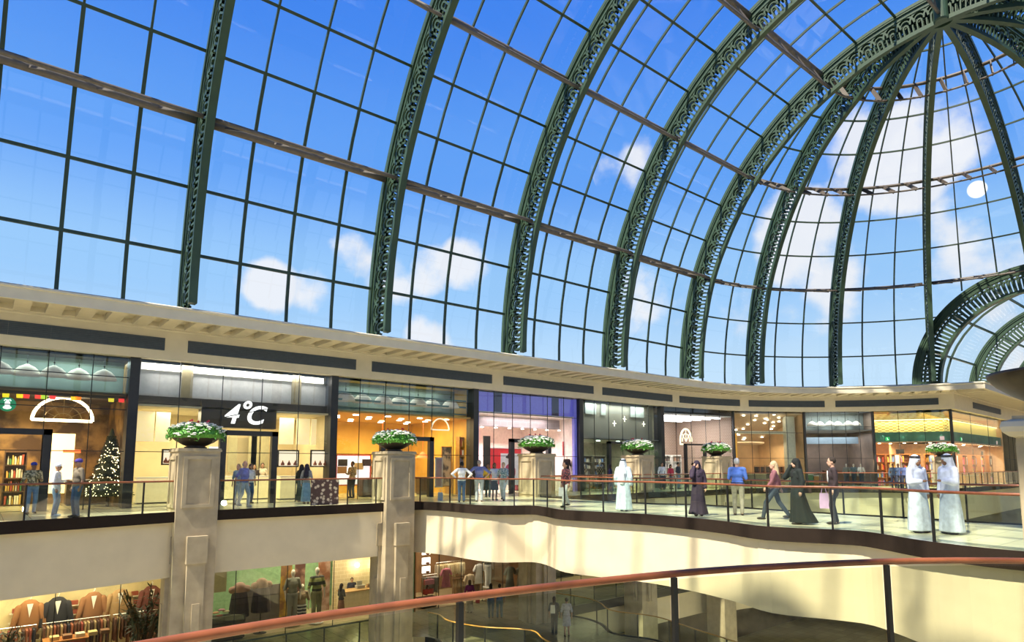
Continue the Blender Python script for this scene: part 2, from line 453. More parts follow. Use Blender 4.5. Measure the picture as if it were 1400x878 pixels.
# side arch (plane of constant x) geometry
XJ, ZJ, RJO = 54.2, 7.45, 7.65
def arch_pt(t, d=0.):
    a = pi*t/24.; r = RJO-d; return r*cos(a), ZJ+r*sin(a)
def in_arch(p): return p.x > 50 and hypot(p.y-AX, p.z-ZJ) < RJO-.3 or (p.x > 50 and p.z < ZJ and abs(p.y-AX) < RJO-.3)
for k in range(8):
    nwin += 1
    g = MB(); b = MB(); S = 12
    for c in range(3):
        for r in range(12):
            cells = 4 if (k in (2, 3, 4) and r < 4) else 1
            for p in range(cells):
                for q in range(cells):
                    pts = []
                    for dc, dr in ((p, q), (p+1, q), (p+1, q+1), (p, q+1)):
                        an = radians(22.5*k+7.5*(c+dc/cells)); h, z = vault_pt(min(11.9, r+dr/cells), 0)
                        pts.append(Vector((XD+h*sin(an), AX+h*cos(an), z)))
                    if in_arch(sum(pts, Vector())/4): continue
                    g.quad(*pts)
    w = struct(build('window_%d' % nwin, g, G_vault))
    for c in (1, 2):
        an = radians(22.5*k+7.5*c); N = 36
        for i in range(int(N*11/12)):
            A = vault_pt(12*i/N, .04); B = vault_pt(12*(i+1)/N, .04)
            p = Vector((XD+A[0]*sin(an), AX+A[0]*cos(an), A[1])); q = Vector((XD+B[0]*sin(an), AX+B[0]*cos(an), B[1]))
            if in_arch(p): continue
            b.bar(p, q, .075, .12, up=(sin(an)*A[0], cos(an)*A[0], A[1]-10))
    for r in range(1, 12):
        if r % 3 == 0: continue
        for i in range(6):
            a0, a1 = radians(22.5*k+22.5*i/6), radians(22.5*k+22.5*(i+1)/6); h, z = vault_pt(r, .04)
            p = Vector((XD+h*sin(a0), AX+h*cos(a0), z)); q = Vector((XD+h*sin(a1), AX+h*cos(a1), z))
            if in_arch(p) and in_arch(q): continue
            b.bar(p, q, .1, .09)
    build('glazing_grid', b, M_bar, w)
# the small side vault beyond the arch
o_, w_, i_ = rib_parts(0, 24, 3, 1.75, arch_pt, .5, 1.1)
ME_arch = [m.mesh(n, M_green) for m, n in ((o_, 'outer_flange'), (w_, 'openwork_web'), (i_, 'inner_flange'))]
for j, (x, lab) in enumerate(((XJ, 'dark green openwork side arch opening out of the dome at the right'), (67.3, 'smaller looking green arch seen through the side arch'), (80.2, 'farthest green arch down the side vault'))):
    r = thing('side_arch', lab, 'arched rib', (x, AX, 0), 0, 'openwork arches of the side vault')
    for me in ME_arch: link(me.name, me, r)
for j in range(2):
    x0, x1 = XJ+13.05*j, XJ+13.05*(j+1); nwin += 1
    g = MB(); b = MB()
    for i in range(25):
        h, z = arch_pt(i, 0); g.v += [Vector((x0, AX+h, z)), Vector((x1, AX+h, z))]
    for i in range(24): g.face((2*i, 2*i+1, 2*i+3, 2*i+2))
    w = struct(build('window_%d' % nwin, g, G_vault))
    for i in range(24):
        a, q = arch_pt(i, .05), arch_pt(i+1, .05)
        for xx in (x0+(x1-x0)/2,): b.bar((xx, AX+a[0], a[1]), (xx, AX+q[0], q[1]), .14, .14, up=(1, 0, 0))
    for i in range(1, 8):
        h, z = arch_pt(i*3, .05); b.bar((x0, AX+h, z), (x1, AX+h, z), .14, .14)
    build('glazing_grid', b, M_bar, w)
# ------------------------------------------------------------------ building shell
YF = AX+RF
def arc(an, r=RF): return (XD+r*sin(radians(an)), AX+r*cos(radians(an)))
CORNER = arc(71)
FPATH = [(-30, YF), (XD, YF)]+[arc(a) for a in range(4, 69, 4)]+[CORNER, (86, CORNER[1]+1.6)]
STRAIGHT = [(-30., YF), (XD, YF)]
def prof(*pts): return [(-o, z) for o, z in pts]
# beam and cornice above the shop fronts
cm = MB()
sweep(cm, FPATH, prof((-.6, 5.80), (.35, 5.80), (.35, 6.93), (.42, 6.97), (.42, 7.03), (.5, 7.06), (.5, 7.24), (2.45, 7.24), (2.45, 6.99), (2.62, 6.99), (2.62, 7.36), (2.68, 7.38), (2.68, 7.44), (2.55, 7.50), (-.6, 7.50)))
cor = struct(build('trim_4', cm, M_cornice))
L = path_len(FPATH); Ltot = L[-1]
cb = MB(); s = 30+X0-BAY*3+.45
while s < Ltot-1:
    p, d = path_at(FPATH, s); n = Vector((d.y, -d.x))
    M = Matrix(((d.x, n.x, 0, p.x), (d.y, n.y, 0, p.y), (0, 0, 1, 0), (0, 0, 0, 1)))
    cb.box((0, 1.5, 7.12), (.47, 2.0, .25), M)
    s += BAY/9
build('corbel_course', cb, M_cornice, cor)
# grilles in the beam
def grille_seg(s0, s1):
    fr = MB(); n = 6; v = MB()
    for i in range(n):
        a, b = s0+(s1-s0)*i/n, s0+(s1-s0)*(i+1)/n
        p, d = path_at(FPATH, a+.001); q, _ = path_at(FPATH, b-.001); nn = Vector((d.y, -d.x))
        v.bar((p.x+nn.x*.34, p.y+nn.y*.34, 6.40), (q.x+nn.x*.34, q.y+nn.y*.34, 6.40), .06, .50)
        for k in range(7):
            z = 6.19+.07*k; v.bar((p.x+nn.x*.385, p.y+nn.y*.385, z), (q.x+nn.x*.385, q.y+nn.y*.385, z), .05, .022)
    return v
gb = ['crossing the left edge of the photo', 'above the jewellery shop with the black sign', 'above the amber bookshop', 'above the pink shop', 'above the grey shop with three star lights',
      'above the brick-walled bright shop', 'above the orange spot-lit shop', 'above the shop with small bell reflections', 'beyond the corner of the beam']
sx = [30+X0+BAY*i for i in range(-1, 5)]; arcL = RF*radians(22.5)
sx += [30+XD+arcL, 30+XD+2*arcL, 30+XD+radians(70)*RF]
for i in range(8):
    g = build('ventilation_grille', grille_seg(sx[i]+.42, sx[i+1]-.42), M_grille)
    tag(g, 'long slate grey louvred grille '+gb[i], 'grille', 'ventilation grilles in the beam')
sc = 30+XD+radians(71)*RF
g = build('ventilation_grille', grille_seg(sc+5.2, sc+15), M_grille); tag(g, 'long slate grey louvred grille '+gb[8], 'grille', 'ventilation grilles in the beam')

# bridge outlines (front edge faces -x)
BL = [(14.9, 25.6), (15.6, 23.9), (15.75, 21.6), (16.1, 20.4), (17.2, 19.6), (17.1, 18.6), (16.5, 17.0), (16.75, 15.5), (17.15, 13.9), (17.1, 12.2), (16.75, 10.5), (16.2, 9.0), (16.7, 7.6), (16.85, 6.9), (16.5, 6.2), (15.7, 5.0), (15.3, 3.6), (15.6, 1.5), (16.2, -1.5), (16.2, -5), (15, -8)]
BR = [(22.1, 26.6), (22.0, 20.5), (21.9, 17.6), (22.8, 15.4), (22.3, 12.3), (22.1, 9.9), (22.2, 8.0), (22.0, 6.2), (22.1, 4.5), (22.6, 1), (22.2, -3), (22, -8)]
YE = 24.55                                                  # shop side walkway edge
def BLc(): return smooth_path(BL, 4)
def BRc(): return smooth_path(BR, 4)
# shop-side walkway edge right of the bridge, then round the dome
ER = [(22.05, YE), (XD, YE)]+[arc(a, YE-AX) for a in range(6, 67, 6)]+[arc(70, YE-AX), (86, arc(70, YE-AX)[1]+1.6)]
EL = [(-30, YE-.2), (0, YE-1.0), (2.7, YE-.4), (5.4, YE+.35), (14.6, YE+.45), (15.2, YE+.3)]
def slab(name, outline, top, bot, mf, mside, ccw=True):
    mb = MB(); mb.poly(outline, bot, top)
    o = mb; N = len(outline); o.m[1] = 1
    return struct(build(name, mb, [mside, mf]))
far = 36.
# upper floor: shop side left, bridge, shop side right
slab('floor', [(-30, far), (-30, YE-.2), (0, YE-1.0), (2.7, YE-.4), (5.4, YE+.35), (14.6, YE+.45), (14.9, far)], 0, -2.2, M_floor, M_fascia)
bl = [tuple(p) for p in BLc()]; br = [tuple(p) for p in BRc() if p.y < 24.3]
slab('floor', [(14.9, far)]+bl+br[::-1]+[(22.05, 24.55), (22.05, far)], 0, -2.2, M_floor, M_fascia)
slab('floor', [(22.05, far)]+ER+[(86, far)], 0, -2.2, M_floor, M_fascia)
# kerbs
def kerb(path, top=.03, h=.36, out=.24, name='trim_5', m=None):
    mb = sweep(MB(), path, [(-.12, top), (-.12, top-h), (out, top-h), (out, top)]); return struct(build(name, mb, m or M_kerb))
kerb([(p[0], p[1]) for p in EL][::1], out=-.2)
kerb(bl, out=-.16)                                           # travelling -y: void is on the right (-x side)
kerb([(p[0], p[1]) for p in br][::-1], out=-.2)
kerb(ER, out=-.2)
# lower floor
LE = 26.4
LBL = smooth_path([(15.5, 27.4), (16.6, 25.7), (16.3, 24.1), (16.8, 22.3), (18.0, 20.6), (17.4, 18.9), (17.2, 15), (17.4, 8), (17.4, -8)], 5)
LBR = smooth_path([(23.8, LE), (24.4, 24.2), (24.2, 22.6), (23.3, 20.9), (23.9, 18.8), (23.2, 15.6), (22.5, 10), (22.4, -8)], 5)
ZL = -6.2; ZG = -12.4; farl = 38.
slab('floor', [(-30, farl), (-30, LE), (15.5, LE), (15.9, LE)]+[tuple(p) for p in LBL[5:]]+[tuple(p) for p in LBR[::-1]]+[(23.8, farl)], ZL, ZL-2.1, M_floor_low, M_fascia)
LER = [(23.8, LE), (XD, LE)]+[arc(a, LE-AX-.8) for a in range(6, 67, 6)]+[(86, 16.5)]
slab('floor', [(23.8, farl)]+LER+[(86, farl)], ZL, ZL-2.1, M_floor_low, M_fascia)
kerb([(-30, LE), (15.6, LE)], ZL+.03, m=M_black); kerb([tuple(p) for p in LBL[4:]], ZL+.03, out=-.2, m=M_black); kerb([tuple(p) for p in LBR][::-1], ZL+.03, .5, -.2, m=M_black); kerb(LER, ZL+.03, .5, -.2, m=M_black)
# ground floor
struct(build('floor', MB().box((28, 14, ZG-.1), (130, 60, .2)), M_floor_ground))
# walls: the outer shell behind the shops, opposite side and ends
wl = MB(); wl.box((28, far+2.2, -2.3), (130, .3, 20.4))
struct(build('wall_north', wl, M_cornice))
sweepn = MB(); sweep(sweepn, [(-36, YF+.6), (XD, YF+.6)]+[arc(a, RF+.6) for a in range(4, 69, 4)]+[arc(71, RF+.6), (86, CORNER[1]+2.2)], [(0, 5.8), (.3, 5.8), (.3, 7.9), (0, 7.9)])
struct(build('wall_above_shops', sweepn, M_cornice))
YS = AX-RF
so = MB(); so.box((3, YS-.2, -2.3), (78, .4, 20.3)); so.box((3, YS+.65, 6.9), (78, 1.3, 2.0)); so.box((3, YS+1.2, -1.1), (78, 2.4, 2.2)); so.box((3, YS+1.2, -7.3), (78, 2.4, 2.2))
struct(build('wall_south', so, M_cornice))
sd = MB(); sweep(sd, [arc(a, RF) for a in range(109, 181, 6)], [(0, -12.4), (.4, -12.4), (.4, 7.9), (0, 7.9)]); struct(build('wall_dome_south', sd, M_cornice))
dc = MB(); sweep(dc, [(86, arc(109)[1])]+[arc(109)], [(0, -12.4), (.4, -12.4), (.4, 7.9), (0, 7.9)]); struct(build('wall_corridor_south', dc, M_cornice))
ew = MB(); ew.box((86.2, 10, -2.3), (.4, 40, 20.3)); struct(build('wall_east', ew, M_cornice))
# ground level shop fronts, dark behind
gw = MB(); gw.box((28, LE+4, ZG+2.05), (130, .3, 4.1)); struct(build('wall_ground_shops', gw, mat('brown_ground_wall', (.10, .075, .045), .6, var=.3, scale=1)))

# ------------------------------------------------------------------ balustrades
def balustrade(name, path, posts, z, label, h=1.07, group='glass balustrades with wooden handrails', gl=None, rail_r=.032, rail_m=None, post_w=.045, gap=.03, maxpan=60):
    """posts: arc positions along the path; one glass panel between neighbours"""
    t = thing(name, label, 'balustrade', group=group); Lp = path_len(path)[-1]
    posts = [p for p in posts if 0 <= p <= Lp]; ends = [0]+[p for p in posts if p > .05]+([Lp] if Lp-posts[-1] > .2 else [])
    rp = []; s = 0
    while s < Lp: q, d = path_at(path, s); rp.append((q.x, q.y, z+h)); s += .25
    q, _ = path_at(path, Lp); rp.append((q.x, q.y, z+h))
    build('handrail', MB().tube(rp, rail_r, 8), rail_m or M_wood, t, True)
    for s in posts:
        q, d = path_at(path, s)
        build('post', MB().bar((q.x, q.y, z), (q.x, q.y, z+h-.02), post_w, post_w, up=(d.x, d.y, 0)), M_black, t)
    for a, b in zip(ends, ends[1:]):
        g = MB(); k = max(1, int((b-a)/.45)); th = .006
        for i in range(k):
            p, d = path_at(path, a+gap+(b-a-2*gap)*i/k); q, _ = path_at(path, a+gap+(b-a-2*gap)*(i+1)/k)
            g.quad((p.x, p.y, z+.03), (q.x, q.y, z+.03), (q.x, q.y, z+h-.03), (p.x, p.y, z+h-.03))
        build('glass_panel', g, gl or G_rail, t)
    return t
def near_s(path, pts):
    """arc positions on the path nearest to xy points"""
    Lp = path_len(path)[-1]; out = []
    for p in pts:
        p = Vector(p[:2]); out.append(min((Lp*i/800 for i in range(801)), key=lambda s: (path_at(path, s)[0]-p).length))
    return sorted(out)
def px_posts(path, xs, ys, z=0): return near_s(path, [on_z(x, y, z) for x, y in zip(xs, ys)])
ELv = [Vector(p) for p in EL]
pa = [ELv[1]+Vector((-8, .2))]+ELv[1:4]
b1 = [p for p in pa]
balustrade('glass_balustrade', b1, near_s(b1, [(-6, 23.5), (-4, 23.5), (-2.2, 23.5), (-.6, 23.55), on_z(34, 713), on_z(120, 707.6), on_z(186, 702.5), on_z(242, 699)]), 0, 'long glass balustrade from the left photo edge to the first stone pillar')
b2 = [Vector((6.8, YE+.37)), Vector((14.35, YE+.45))]
b2s = [0, .5, 2.0, 3.6, 5.0, 6.3, 7.54]
balustrade('glass_balustrade', b2, b2s, 0, 'glass balustrade between the first and second stone pillars with one printed panel')
bb = [Vector(p) for p in bl if p[1] < 25.4]
postpts = [(15.2, 24.9), (15.7, 23.2), (15.75, 21.8), (16.6, 20.0), (17.2, 19.55), (17.1, 18.6)]+[tuple(on_z(x, y)) for x, y in ((765.5, 698), (825.5, 700.8), (883, 703.7), (940, 708), (994, 714), (1044, 721.6), (1137, 725.4), (1206, 730.7), (1277, 742))]+[(15.4, 2.8), (15.9, .5), (16.2, -2)]
balustrade('glass_balustrade', bb, near_s(bb, postpts), 0, 'wavy glass balustrade along the sunlit front edge of the footbridge')
bi = [Vector(p) for p in br][::-1]; li = path_len(bi)[-1]
balustrade('glass_balustrade', bi, [i*1.75+.2 for i in range(int(li/1.75))], 0, 'glass balustrade along the rear edge of the footbridge')
be = [Vector(p) for p in ER]; le = path_len(be)[-1]
balustrade('glass_balustrade', be, [i*1.8+.05 for i in range(int(le/1.8))][:38], 0, 'far glass balustrade in front of the shops right of the bridge')
# bridge root: short run between second pillar and bridge
bs = [Vector((13.0+.9, YE+.47)), Vector((14.9, YE+.42))]
# lower level
lw = [Vector((6.8, LE)), Vector((15.6, LE))]
balustrade('glass_balustrade', lw, [0, 1.6, 3.2, 4.8, 6.4, 8.0, 8.7], ZL, 'lower level glass balustrade below the reception shop', rail_r=.025, rail_m=M_bar)
lb = [p for p in LBL if p.y < 26.2]
M_orange = mat('orange_handrail', (.62, .33, .06), .35)
balustrade('glass_balustrade', lb, [i*1.7+.6 for i in range(14)], ZL, 'curved lower balustrade with orange rail left of the lower walkway', rail_r=.028, rail_m=M_orange)
lr = [Vector(p) for p in LBR][:38]
balustrade('glass_balustrade', lr, [i*1.7+.3 for i in range(9)], ZL, 'curved lower balustrade right of the two strolling shoppers', rail_r=.028, rail_m=M_orange)
lx = [Vector(p) for p in LER][:8]
balustrade('glass_balustrade', lx, [i*1.9+.3 for i in range(11)], ZL, 'straight lower balustrade above the long black kerb', rail_r=.025, rail_m=M_bar)
lz = [Vector((-1, LE)), Vector((5.4, LE))]
# own balcony in the foreground
own = smooth_path([(-2.5, 1.6), (-.9, 2.2), (.5, 2.42), (1.6, 2.40), (2.9, 2.18), (3.7, 1.9), (4.4, 1.55), (5.0, 1.05), (5.5, .3), (5.8, -.8)], 6)
slab('floor', [(-9, 1.2), (-9, -8), (9, -8), (9, -3)]+[(p.x, p.y-.02) for p in own[::-1]], 0, -2.2, M_floor, M_fascia)
near_posts = near_s(own, [on_z(595, 835, .95), on_z(912, 795, 1.), on_z(1190, 775, 1.)])
ot = balustrade('glass_balustrade', own, near_posts, 0, 'nearest glass balustrade with thick red-brown wooden handrail sweeping across the foreground', h=1.05, gl=G_near, rail_r=.019, post_w=.026)

# ------------------------------------------------------------------ stone pillars with planters
def pillar(x, y, label, lower=True, w=1.36, top=2.22, cap=False):
    t = thing('stone_pillar', label, 'pillar', (x, y, 0), 0, 'square limestone pillars along the walkway')
    b = MB(); h = w/2; zb = ZG
    b.box2((-h, -h, zb), (h, h, top-.12))
    build('shaft', b, M_stone, t)
    c = MB(); c.box2((-h-.04, -h-.04, top-.12), (h+.04, h+.04, top-.05)); c.box2((-h-.02, -h-.02, top-.05), (h+.02, h+.02, top))
    build('cap', c, M_stone, t)
    pn = MB()
    for sgn in (0, 1, 2, 3):
        R = Matrix.Rotation(sgn*pi/2, 4, 'Z')
        # raised frame round a recessed field
        for lo, hi in (((-.52, -h-.045, .15), (-.38, -h, 1.95)), ((.38, -h-.045, .15), (.52, -h, 1.95)), ((-.38, -h-.045, 1.82), (.38, -h, 1.95)), ((-.38, -h-.045, .15), (.38, -h, .27))): pn.box2(lo, hi, R)
    build('panel_frame', pn, M_stone, t)
    pl = MB()
    for sgn in (0, 3):
        R = Matrix.Rotation(sgn*pi/2, 4, 'Z')
        pl.box2((-.30, -h-.2, -1.75), (.36, -h, -.62-.2), R); pl.box2((-.26, -h-.14, -6.2), (.32, -h, -1.75), R)
        pl.box2((-.05, -h-.18, -6.2), (.2, -h-.13, -3.1), R)
    build('pilaster', pl, M_stone, t)
    if cap:
        k = MB(); pr = [(.0, 0), (.06, .02), (.12, .08), (.14, .15), (.12, .22), (0, .26)]
        for i in range(len(pr)-1):
            o0, z0 = pr[i]; o1, z1 = pr[i+1]; n = len(k.v)
            for o, z in ((o0, z0), (o1, z1)):
                for sx_, sy_ in ((-1, -1), (1, -1), (1, 1), (-1, 1)): k.v.append(Vector((sx_*(h+o), sy_*(h+o), top-.3+z)))
            for q in range(4): k.face((n+q, n+(q+1) % 4, n+4+(q+1) % 4, n+4+q))
        build('capital', k, M_cornice, t)
    return t
YP = 25.22
pil = [(5.98, YP, 'leftmost stone pillar, standing before the shop with the black sign'), (14.05, YP, 'second stone pillar from the left, before the amber bookshop'),
       (22.45, YP, 'third stone pillar from the left, before the pink shop'), (30.6, YP, 'fourth stone pillar, behind the person in a white robe seen from behind'),
       (38.9, YP, 'fifth stone pillar, behind the woman in a dark headscarf on the phone')]
def planter_meshes():
    bowl = MB().lathe([(.02, 0), (.36, 0), (.38, .05), (.3, .08), (.42, .13), (.62, .24), (.78, .36), (.86, .46), (.87, .5), (.82, .5), (.7, .42), (.02, .42)], 36)
    soil = MB().lathe([(.01, .44), (.5, .47), (.8, .46)], 20)
    rnd = random.Random(3); fo = MB(); wh = MB(); rd = MB()
    def dome_pt():
        a = rnd.uniform(0, 2*pi); q = sqrt(rnd.random()); r = q*.98
        top = .50+.36*sqrt(max(0, 1-q*q))+rnd.uniform(-.05, .09); return Vector((r*cos(a), r*sin(a), top if q < .93 else top-rnd.uniform(0, .16)))
    for i in range(1500):
        p = dome_pt()-Vector((0, 0, rnd.uniform(0, .16))); M = Matrix.Rotation(rnd.uniform(0, 6.3), 3, 'Z') @ Matrix.Rotation(rnd.uniform(-1.2, 1.2), 3, 'X')
        l = rnd.uniform(.05, .1); w = l*.4
        pts = [M @ Vector(v)+p for v in ((0, -l, 0), (w, 0, .01), (0, l, -.01), (-w, 0, .01))]; fo.quad(*pts)
    for i in range(330):
        p = dome_pt()+Vector((0, 0, .02)); r = rnd.uniform(.03, .05)
        for k in range(5):
            a = 2*pi*k/5; wh.ball(p+Vector((cos(a)*r*.8, sin(a)*r*.8, 0)), (r*.62, r*.62, r*.5), 5, 3)
    for bx, by in ((-.25, -.3), (.3, -.25), (.1, .3)):
        for i in range(5): rd.ball(Vector((bx+rnd.uniform(-.05, .05), by+rnd.uniform(-.05, .05), .92+rnd.uniform(-.06, .1))), .035, 6, 4)
    core = MB().ball((0, 0, .5), (.9, .9, .3), 16, 8)
    fo.v += []; n = len(fo.v); fo.v += core.v; fo.f += [tuple(n+i for i in f) for f in core.f]; fo.m += core.m
    return (('bowl', bowl.mesh('bowl', M_bronze, True)), ('soil', soil.mesh('soil', M_soil)), ('foliage', fo.mesh('foliage', M_leaf)), ('white_blossom', wh.mesh('white_blossom', M_blossom)), ('red_blossom', rd.mesh('red_blossom', M_red)))
PLM = planter_meshes()
def planter(x, y, z, label, s=1., rz=0):
    t = thing('flower_planter', label, 'planter', (x, y, z), rz, 'dark bowls of white flowers'); t.scale = (s, s, s)
    for n, me in PLM:
        o = link(n, me, fo if 'blossom' in n else t)
        if n == 'foliage': fo = o
        if 'blossom' in n or n == 'foliage': o['kind'] = 'stuff'
pw = ['dark bowl of white flowers on the leftmost stone pillar', 'dark bowl of white flowers on the second pillar, before the amber bookshop', 'dark bowl of white flowers on the third pillar, before the pink shop',
      'dark bowl of white flowers on the fourth pillar, before the grey shop', 'dark bowl of white flowers on the fifth pillar, before the brick-walled shop']
for i, (x, y, l) in enumerate(pil):
    pillar(x, y, l); planter(x, y, 2.22, pw[i], 1.0, i*1.3)
q = on_plane(1295, 622, (XD, 9.5, 0), (1, 0, 0))
# pillar + planter behind the two robed men
px6 = (52.6, 15.9)
pillar(px6[0], px6[1], 'slim stone pillar with flower bowl behind the two robed men', w=.7); planter(px6[0], px6[1], 2.22, 'dark bowl of white flowers seen above the two robed men', 1.0, 1)
pillar(11.55, 1.72, 'big near stone pillar cut by the right photo edge', w=1.36, top=2.30, cap=True); 
q = thing('flower_planter', 'near dark planter bowl looming at the right photo edge', 'planter', (11.6, 1.75, 2.30), 0, 'dark bowls of white flowers'); q.scale = (1.25, 1.25, 1.25)
for n, me in PLM:
    if n in ('bowl', 'soil'): link(n, me, q)
# ------------------------------------------------------------------ shops
DIV = [(4.42+8.2075*j, YF) for j in range(-3, 5)]+[arc(20), arc(39), arc(55), CORNER, (73.2, CORNER[1]+.92), (85, CORNER[1]+1.5)]
class Shop:
    def __init__(s, A, B, z=0., depth=5.5):
        s.A = Vector((A[0], A[1], z)); s.B = Vector((B[0], B[1], z)); s.w = (s.B-s.A).length; s.ex = (s.B-s.A)/s.w; s.ey = Vector((-s.ex.y, s.ex.x, 0)); s.z = z; s.depth = depth
        s.M = Matrix(((s.ex.x, s.ey.x, 0, s.A.x), (s.ex.y, s.ey.y, 0, s.A.y), (0, 0, 1, z), (0, 0, 0, 1)))
        s.rz = atan2(s.ex.y, s.ex.x)
    def P(s, px, py, d=0.):
        p = on_plane(px, py, s.A+s.ey*d, s.ey); q = s.M.inverted() @ p; return q.x, q.z
    def W(s, x, y, z): return s.M @ Vector((x, y, z))
    def build(s, name, mb, m, parent=None, smooth=False): return build(name, mb.xform(s.M), m, parent, smooth)
    def thing(s, name, label, cat, x, y, z=0., rz=0., group=None):
        return thing(name, label, cat, s.W(x, y, z), s.rz+rz, group)
nsw = 0
def shell(S, wallm, ceilm, hc=5.8, depth=None, floorm=None, x0=.0, x1=None, top=5.8, sides=(1, 1)):
    """back wall, side walls, ceiling and floor of one shop"""
    global nsw; nsw += 1; D = depth or S.depth; W = S.w if x1 is None else x1
    H = 5.8 if S.z == 0 else hc; b = MB(); b.box2((x0, D, 0), (W, D+.1, H)); 
    if sides[0]: b.box2((x0+.02, .1, 0), (x0+.10, D, H))
    if sides[1]: b.box2((W-.10, .1, 0), (W-.02, D, H))
    b.cur = 1; b.box2((x0, .1, hc), (W, D, hc+.08)) if hc < 5.7 or S.z else None; b.box2((x0, .1, 5.8), (W, D, 5.88)) if S.z == 0 else None; b.cur = 2; b.box2((x0, .15, .005), (W, D, .02))
    o = struct(S.build('wall_shop_%d' % nsw, b, [wallm, ceilm, floorm or M_floor])); return o
def lamp(S, x, y, z, power, col, size=2., sy=None):
    a = area(S.W(x, y, z), S.W(x, y-.25, 0), size, power, col, sy, 'shop_ceiling_light'); return a
def area(loc, target, size, power, col, sy=None, name='area_light'):
    l = bpy.data.lights.new(name, 'AREA'); l.energy = power; l.color = col; l.size = size
    if sy: l.shape = 'RECTANGLE'; l.size_y = sy
    o = bpy.data.objects.new(name, l); C.objects.link(o); o.location = loc
    o.rotation_euler = (Vector(target)-Vector(loc)).to_track_quat('-Z', 'Y').to_euler(); return o
nfr = 0
def front(S, cols, transom=2.15, h=5.8, z0=0., gl=None, bars=()):
    global nfr, nwin; nfr += 1; nwin += 1
    g = MB(); g.quad((.17, 0, z0+.02), (S.w-.17, 0, z0+.02), (S.w-.17, 0, h), (.17, 0, h)); w = struct(S.build('window_%d' % nwin, g, gl or G_shop))
    b = MB()
    for c in range(1, cols): b.box((S.w*c/cols, .015, (h+z0)/2), (.03, .03, h-z0))
    for z in (transom,)+tuple(bars): b.box((S.w/2, .015, z), (S.w-.36, .03, .03))
    build('glazing_joint', b.xform(S.M), M_post, w); return w
def portal(S, x0, x1, h=2.75, wd=.26):
    global nfr
    b = MB(); b.box2((x0, -.12, 0), (x0+wd, .12, h)); b.box2((x1-wd, -.12, 0), (x1, .12, h)); b.box2((x0, -.12, h-wd*.8), (x1, .12, h))
    nfr += 1; d = struct(S.build('door_%d' % nfr, b, M_post)); g = MB()
    g.quad((x0+wd, .03, .02), ((x0+x1)/2, .03, .02), ((x0+x1)/2, .03, h-.3), (x0+wd, .03, h-.3)); S.build('door_glass', g, G_shop, d); return d
SH = [Shop(DIV[i], DIV[i+1]) for i in range(len(DIV)-1)]
# order: 0,1 off frame left, 2 = cafe, 3 = jewellery, 4 = bookshop, 5 = pink, 6 = grey, 7 = brick, 8 = orange, 9 = grey with bell reflections, 10,11 = corner shop, 12 beyond
for i, p in enumerate(DIV):
    if 2 <= i <= 11:
        d = (Vector(DIV[min(i+1, 13)])-Vector(DIV[i-1])).normalized(); n = Vector((-d.y, d.x)); R = Matrix(((d.x, n.x, 0, p[0]), (d.y, n.y, 0, p[1]), (0, 0, 1, 0), (0, 0, 0, 1)))
        wdt = .34 if i < 8 else .15
        struct(build('trim_6', MB().box2((-wdt/2, -.18 if i < 8 else -.08, 0), (wdt/2, .5 if i < 8 else .08, 5.8), R), M_post))
def E3(c, s): return emis('glow_%d_%d_%d_%s' % (c[0]*100, c[1]*100, c[2]*100, s), c, s)
# reflections in the upper glass, modelled as faintly glowing bell shades
def bell_mesh():
    b = MB(); b.lathe([(.52, 0), (.50, .08), (.42, .24), (.28, .38), (.12, .46), (.06, .5)], 24)
    return b.mesh('reflected_bell', mat('bell_reflection_white', (.62, .58, .48), .6, emit=(1, .92, .76), estr=.12), True)
BELL = bell_mesh(); BCORD = MB().tube([(0, 0, .48), (0, 0, .95)], .012, 6).ball((0, 0, .62), (.035, .035, .06)).mesh('cord', M_black)
def bells(S, n, z, where, r=1., spread=None):
    for k in range(n):
        x = .5+(S.w-1.)*(k+.5)/n
        t = S.thing('bell_reflection', '%s pale modelled bell-shaped glass reflection from the left in the %s' % (ORD[k], where), 'pendant lamp', x, .85+.25*(k % 2), z, group='bell reflections in the '+where)
        t.scale = (r, r, r); link('reflected_bell', BELL, t); link('cord', BCORD, t)
def spots(S, pts, z, where, r=.09, col=(1, .95, .85), st=9, rows=None):
    me = MB().lathe([(.01, .02), (r, .02), (r*1.15, 0), (r*1.15, -.02), (.01, -.02)][::-1], 12).mesh('downlight', E3(col, st))
    for x, y in pts:
        o = link('ceiling_downlight', me, None, S.M @ Matrix.Translation((x, y, z-.03))); tag(o, 'small round lit downlight in the ceiling of the %s' % where, 'downlight', 'downlights of the '+where)
def flat(S, name, label, cat, x0, z0, x1, z1, y, m, th=.04, group=None, rim=None):
    t = S.build(name, MB().box2((x0, y, z0), (x1, y+th, z1)), m); tag(t, label, cat, group)
    if rim:
        r = MB()
        for lo, hi in (((x0-.06, y-.02, z0-.06), (x0, y+.05, z1+.06)), ((x1, y-.02, z0-.06), (x1+.06, y+.05, z1+.06)), ((x0-.06, y-.02, z1), (x1+.06, y+.05, z1+.06)), ((x0-.06, y-.02, z0-.06), (x1+.06, y+.05, z0))): r.box2(lo, hi)
        S.build('frame', r, rim, t)
    return t
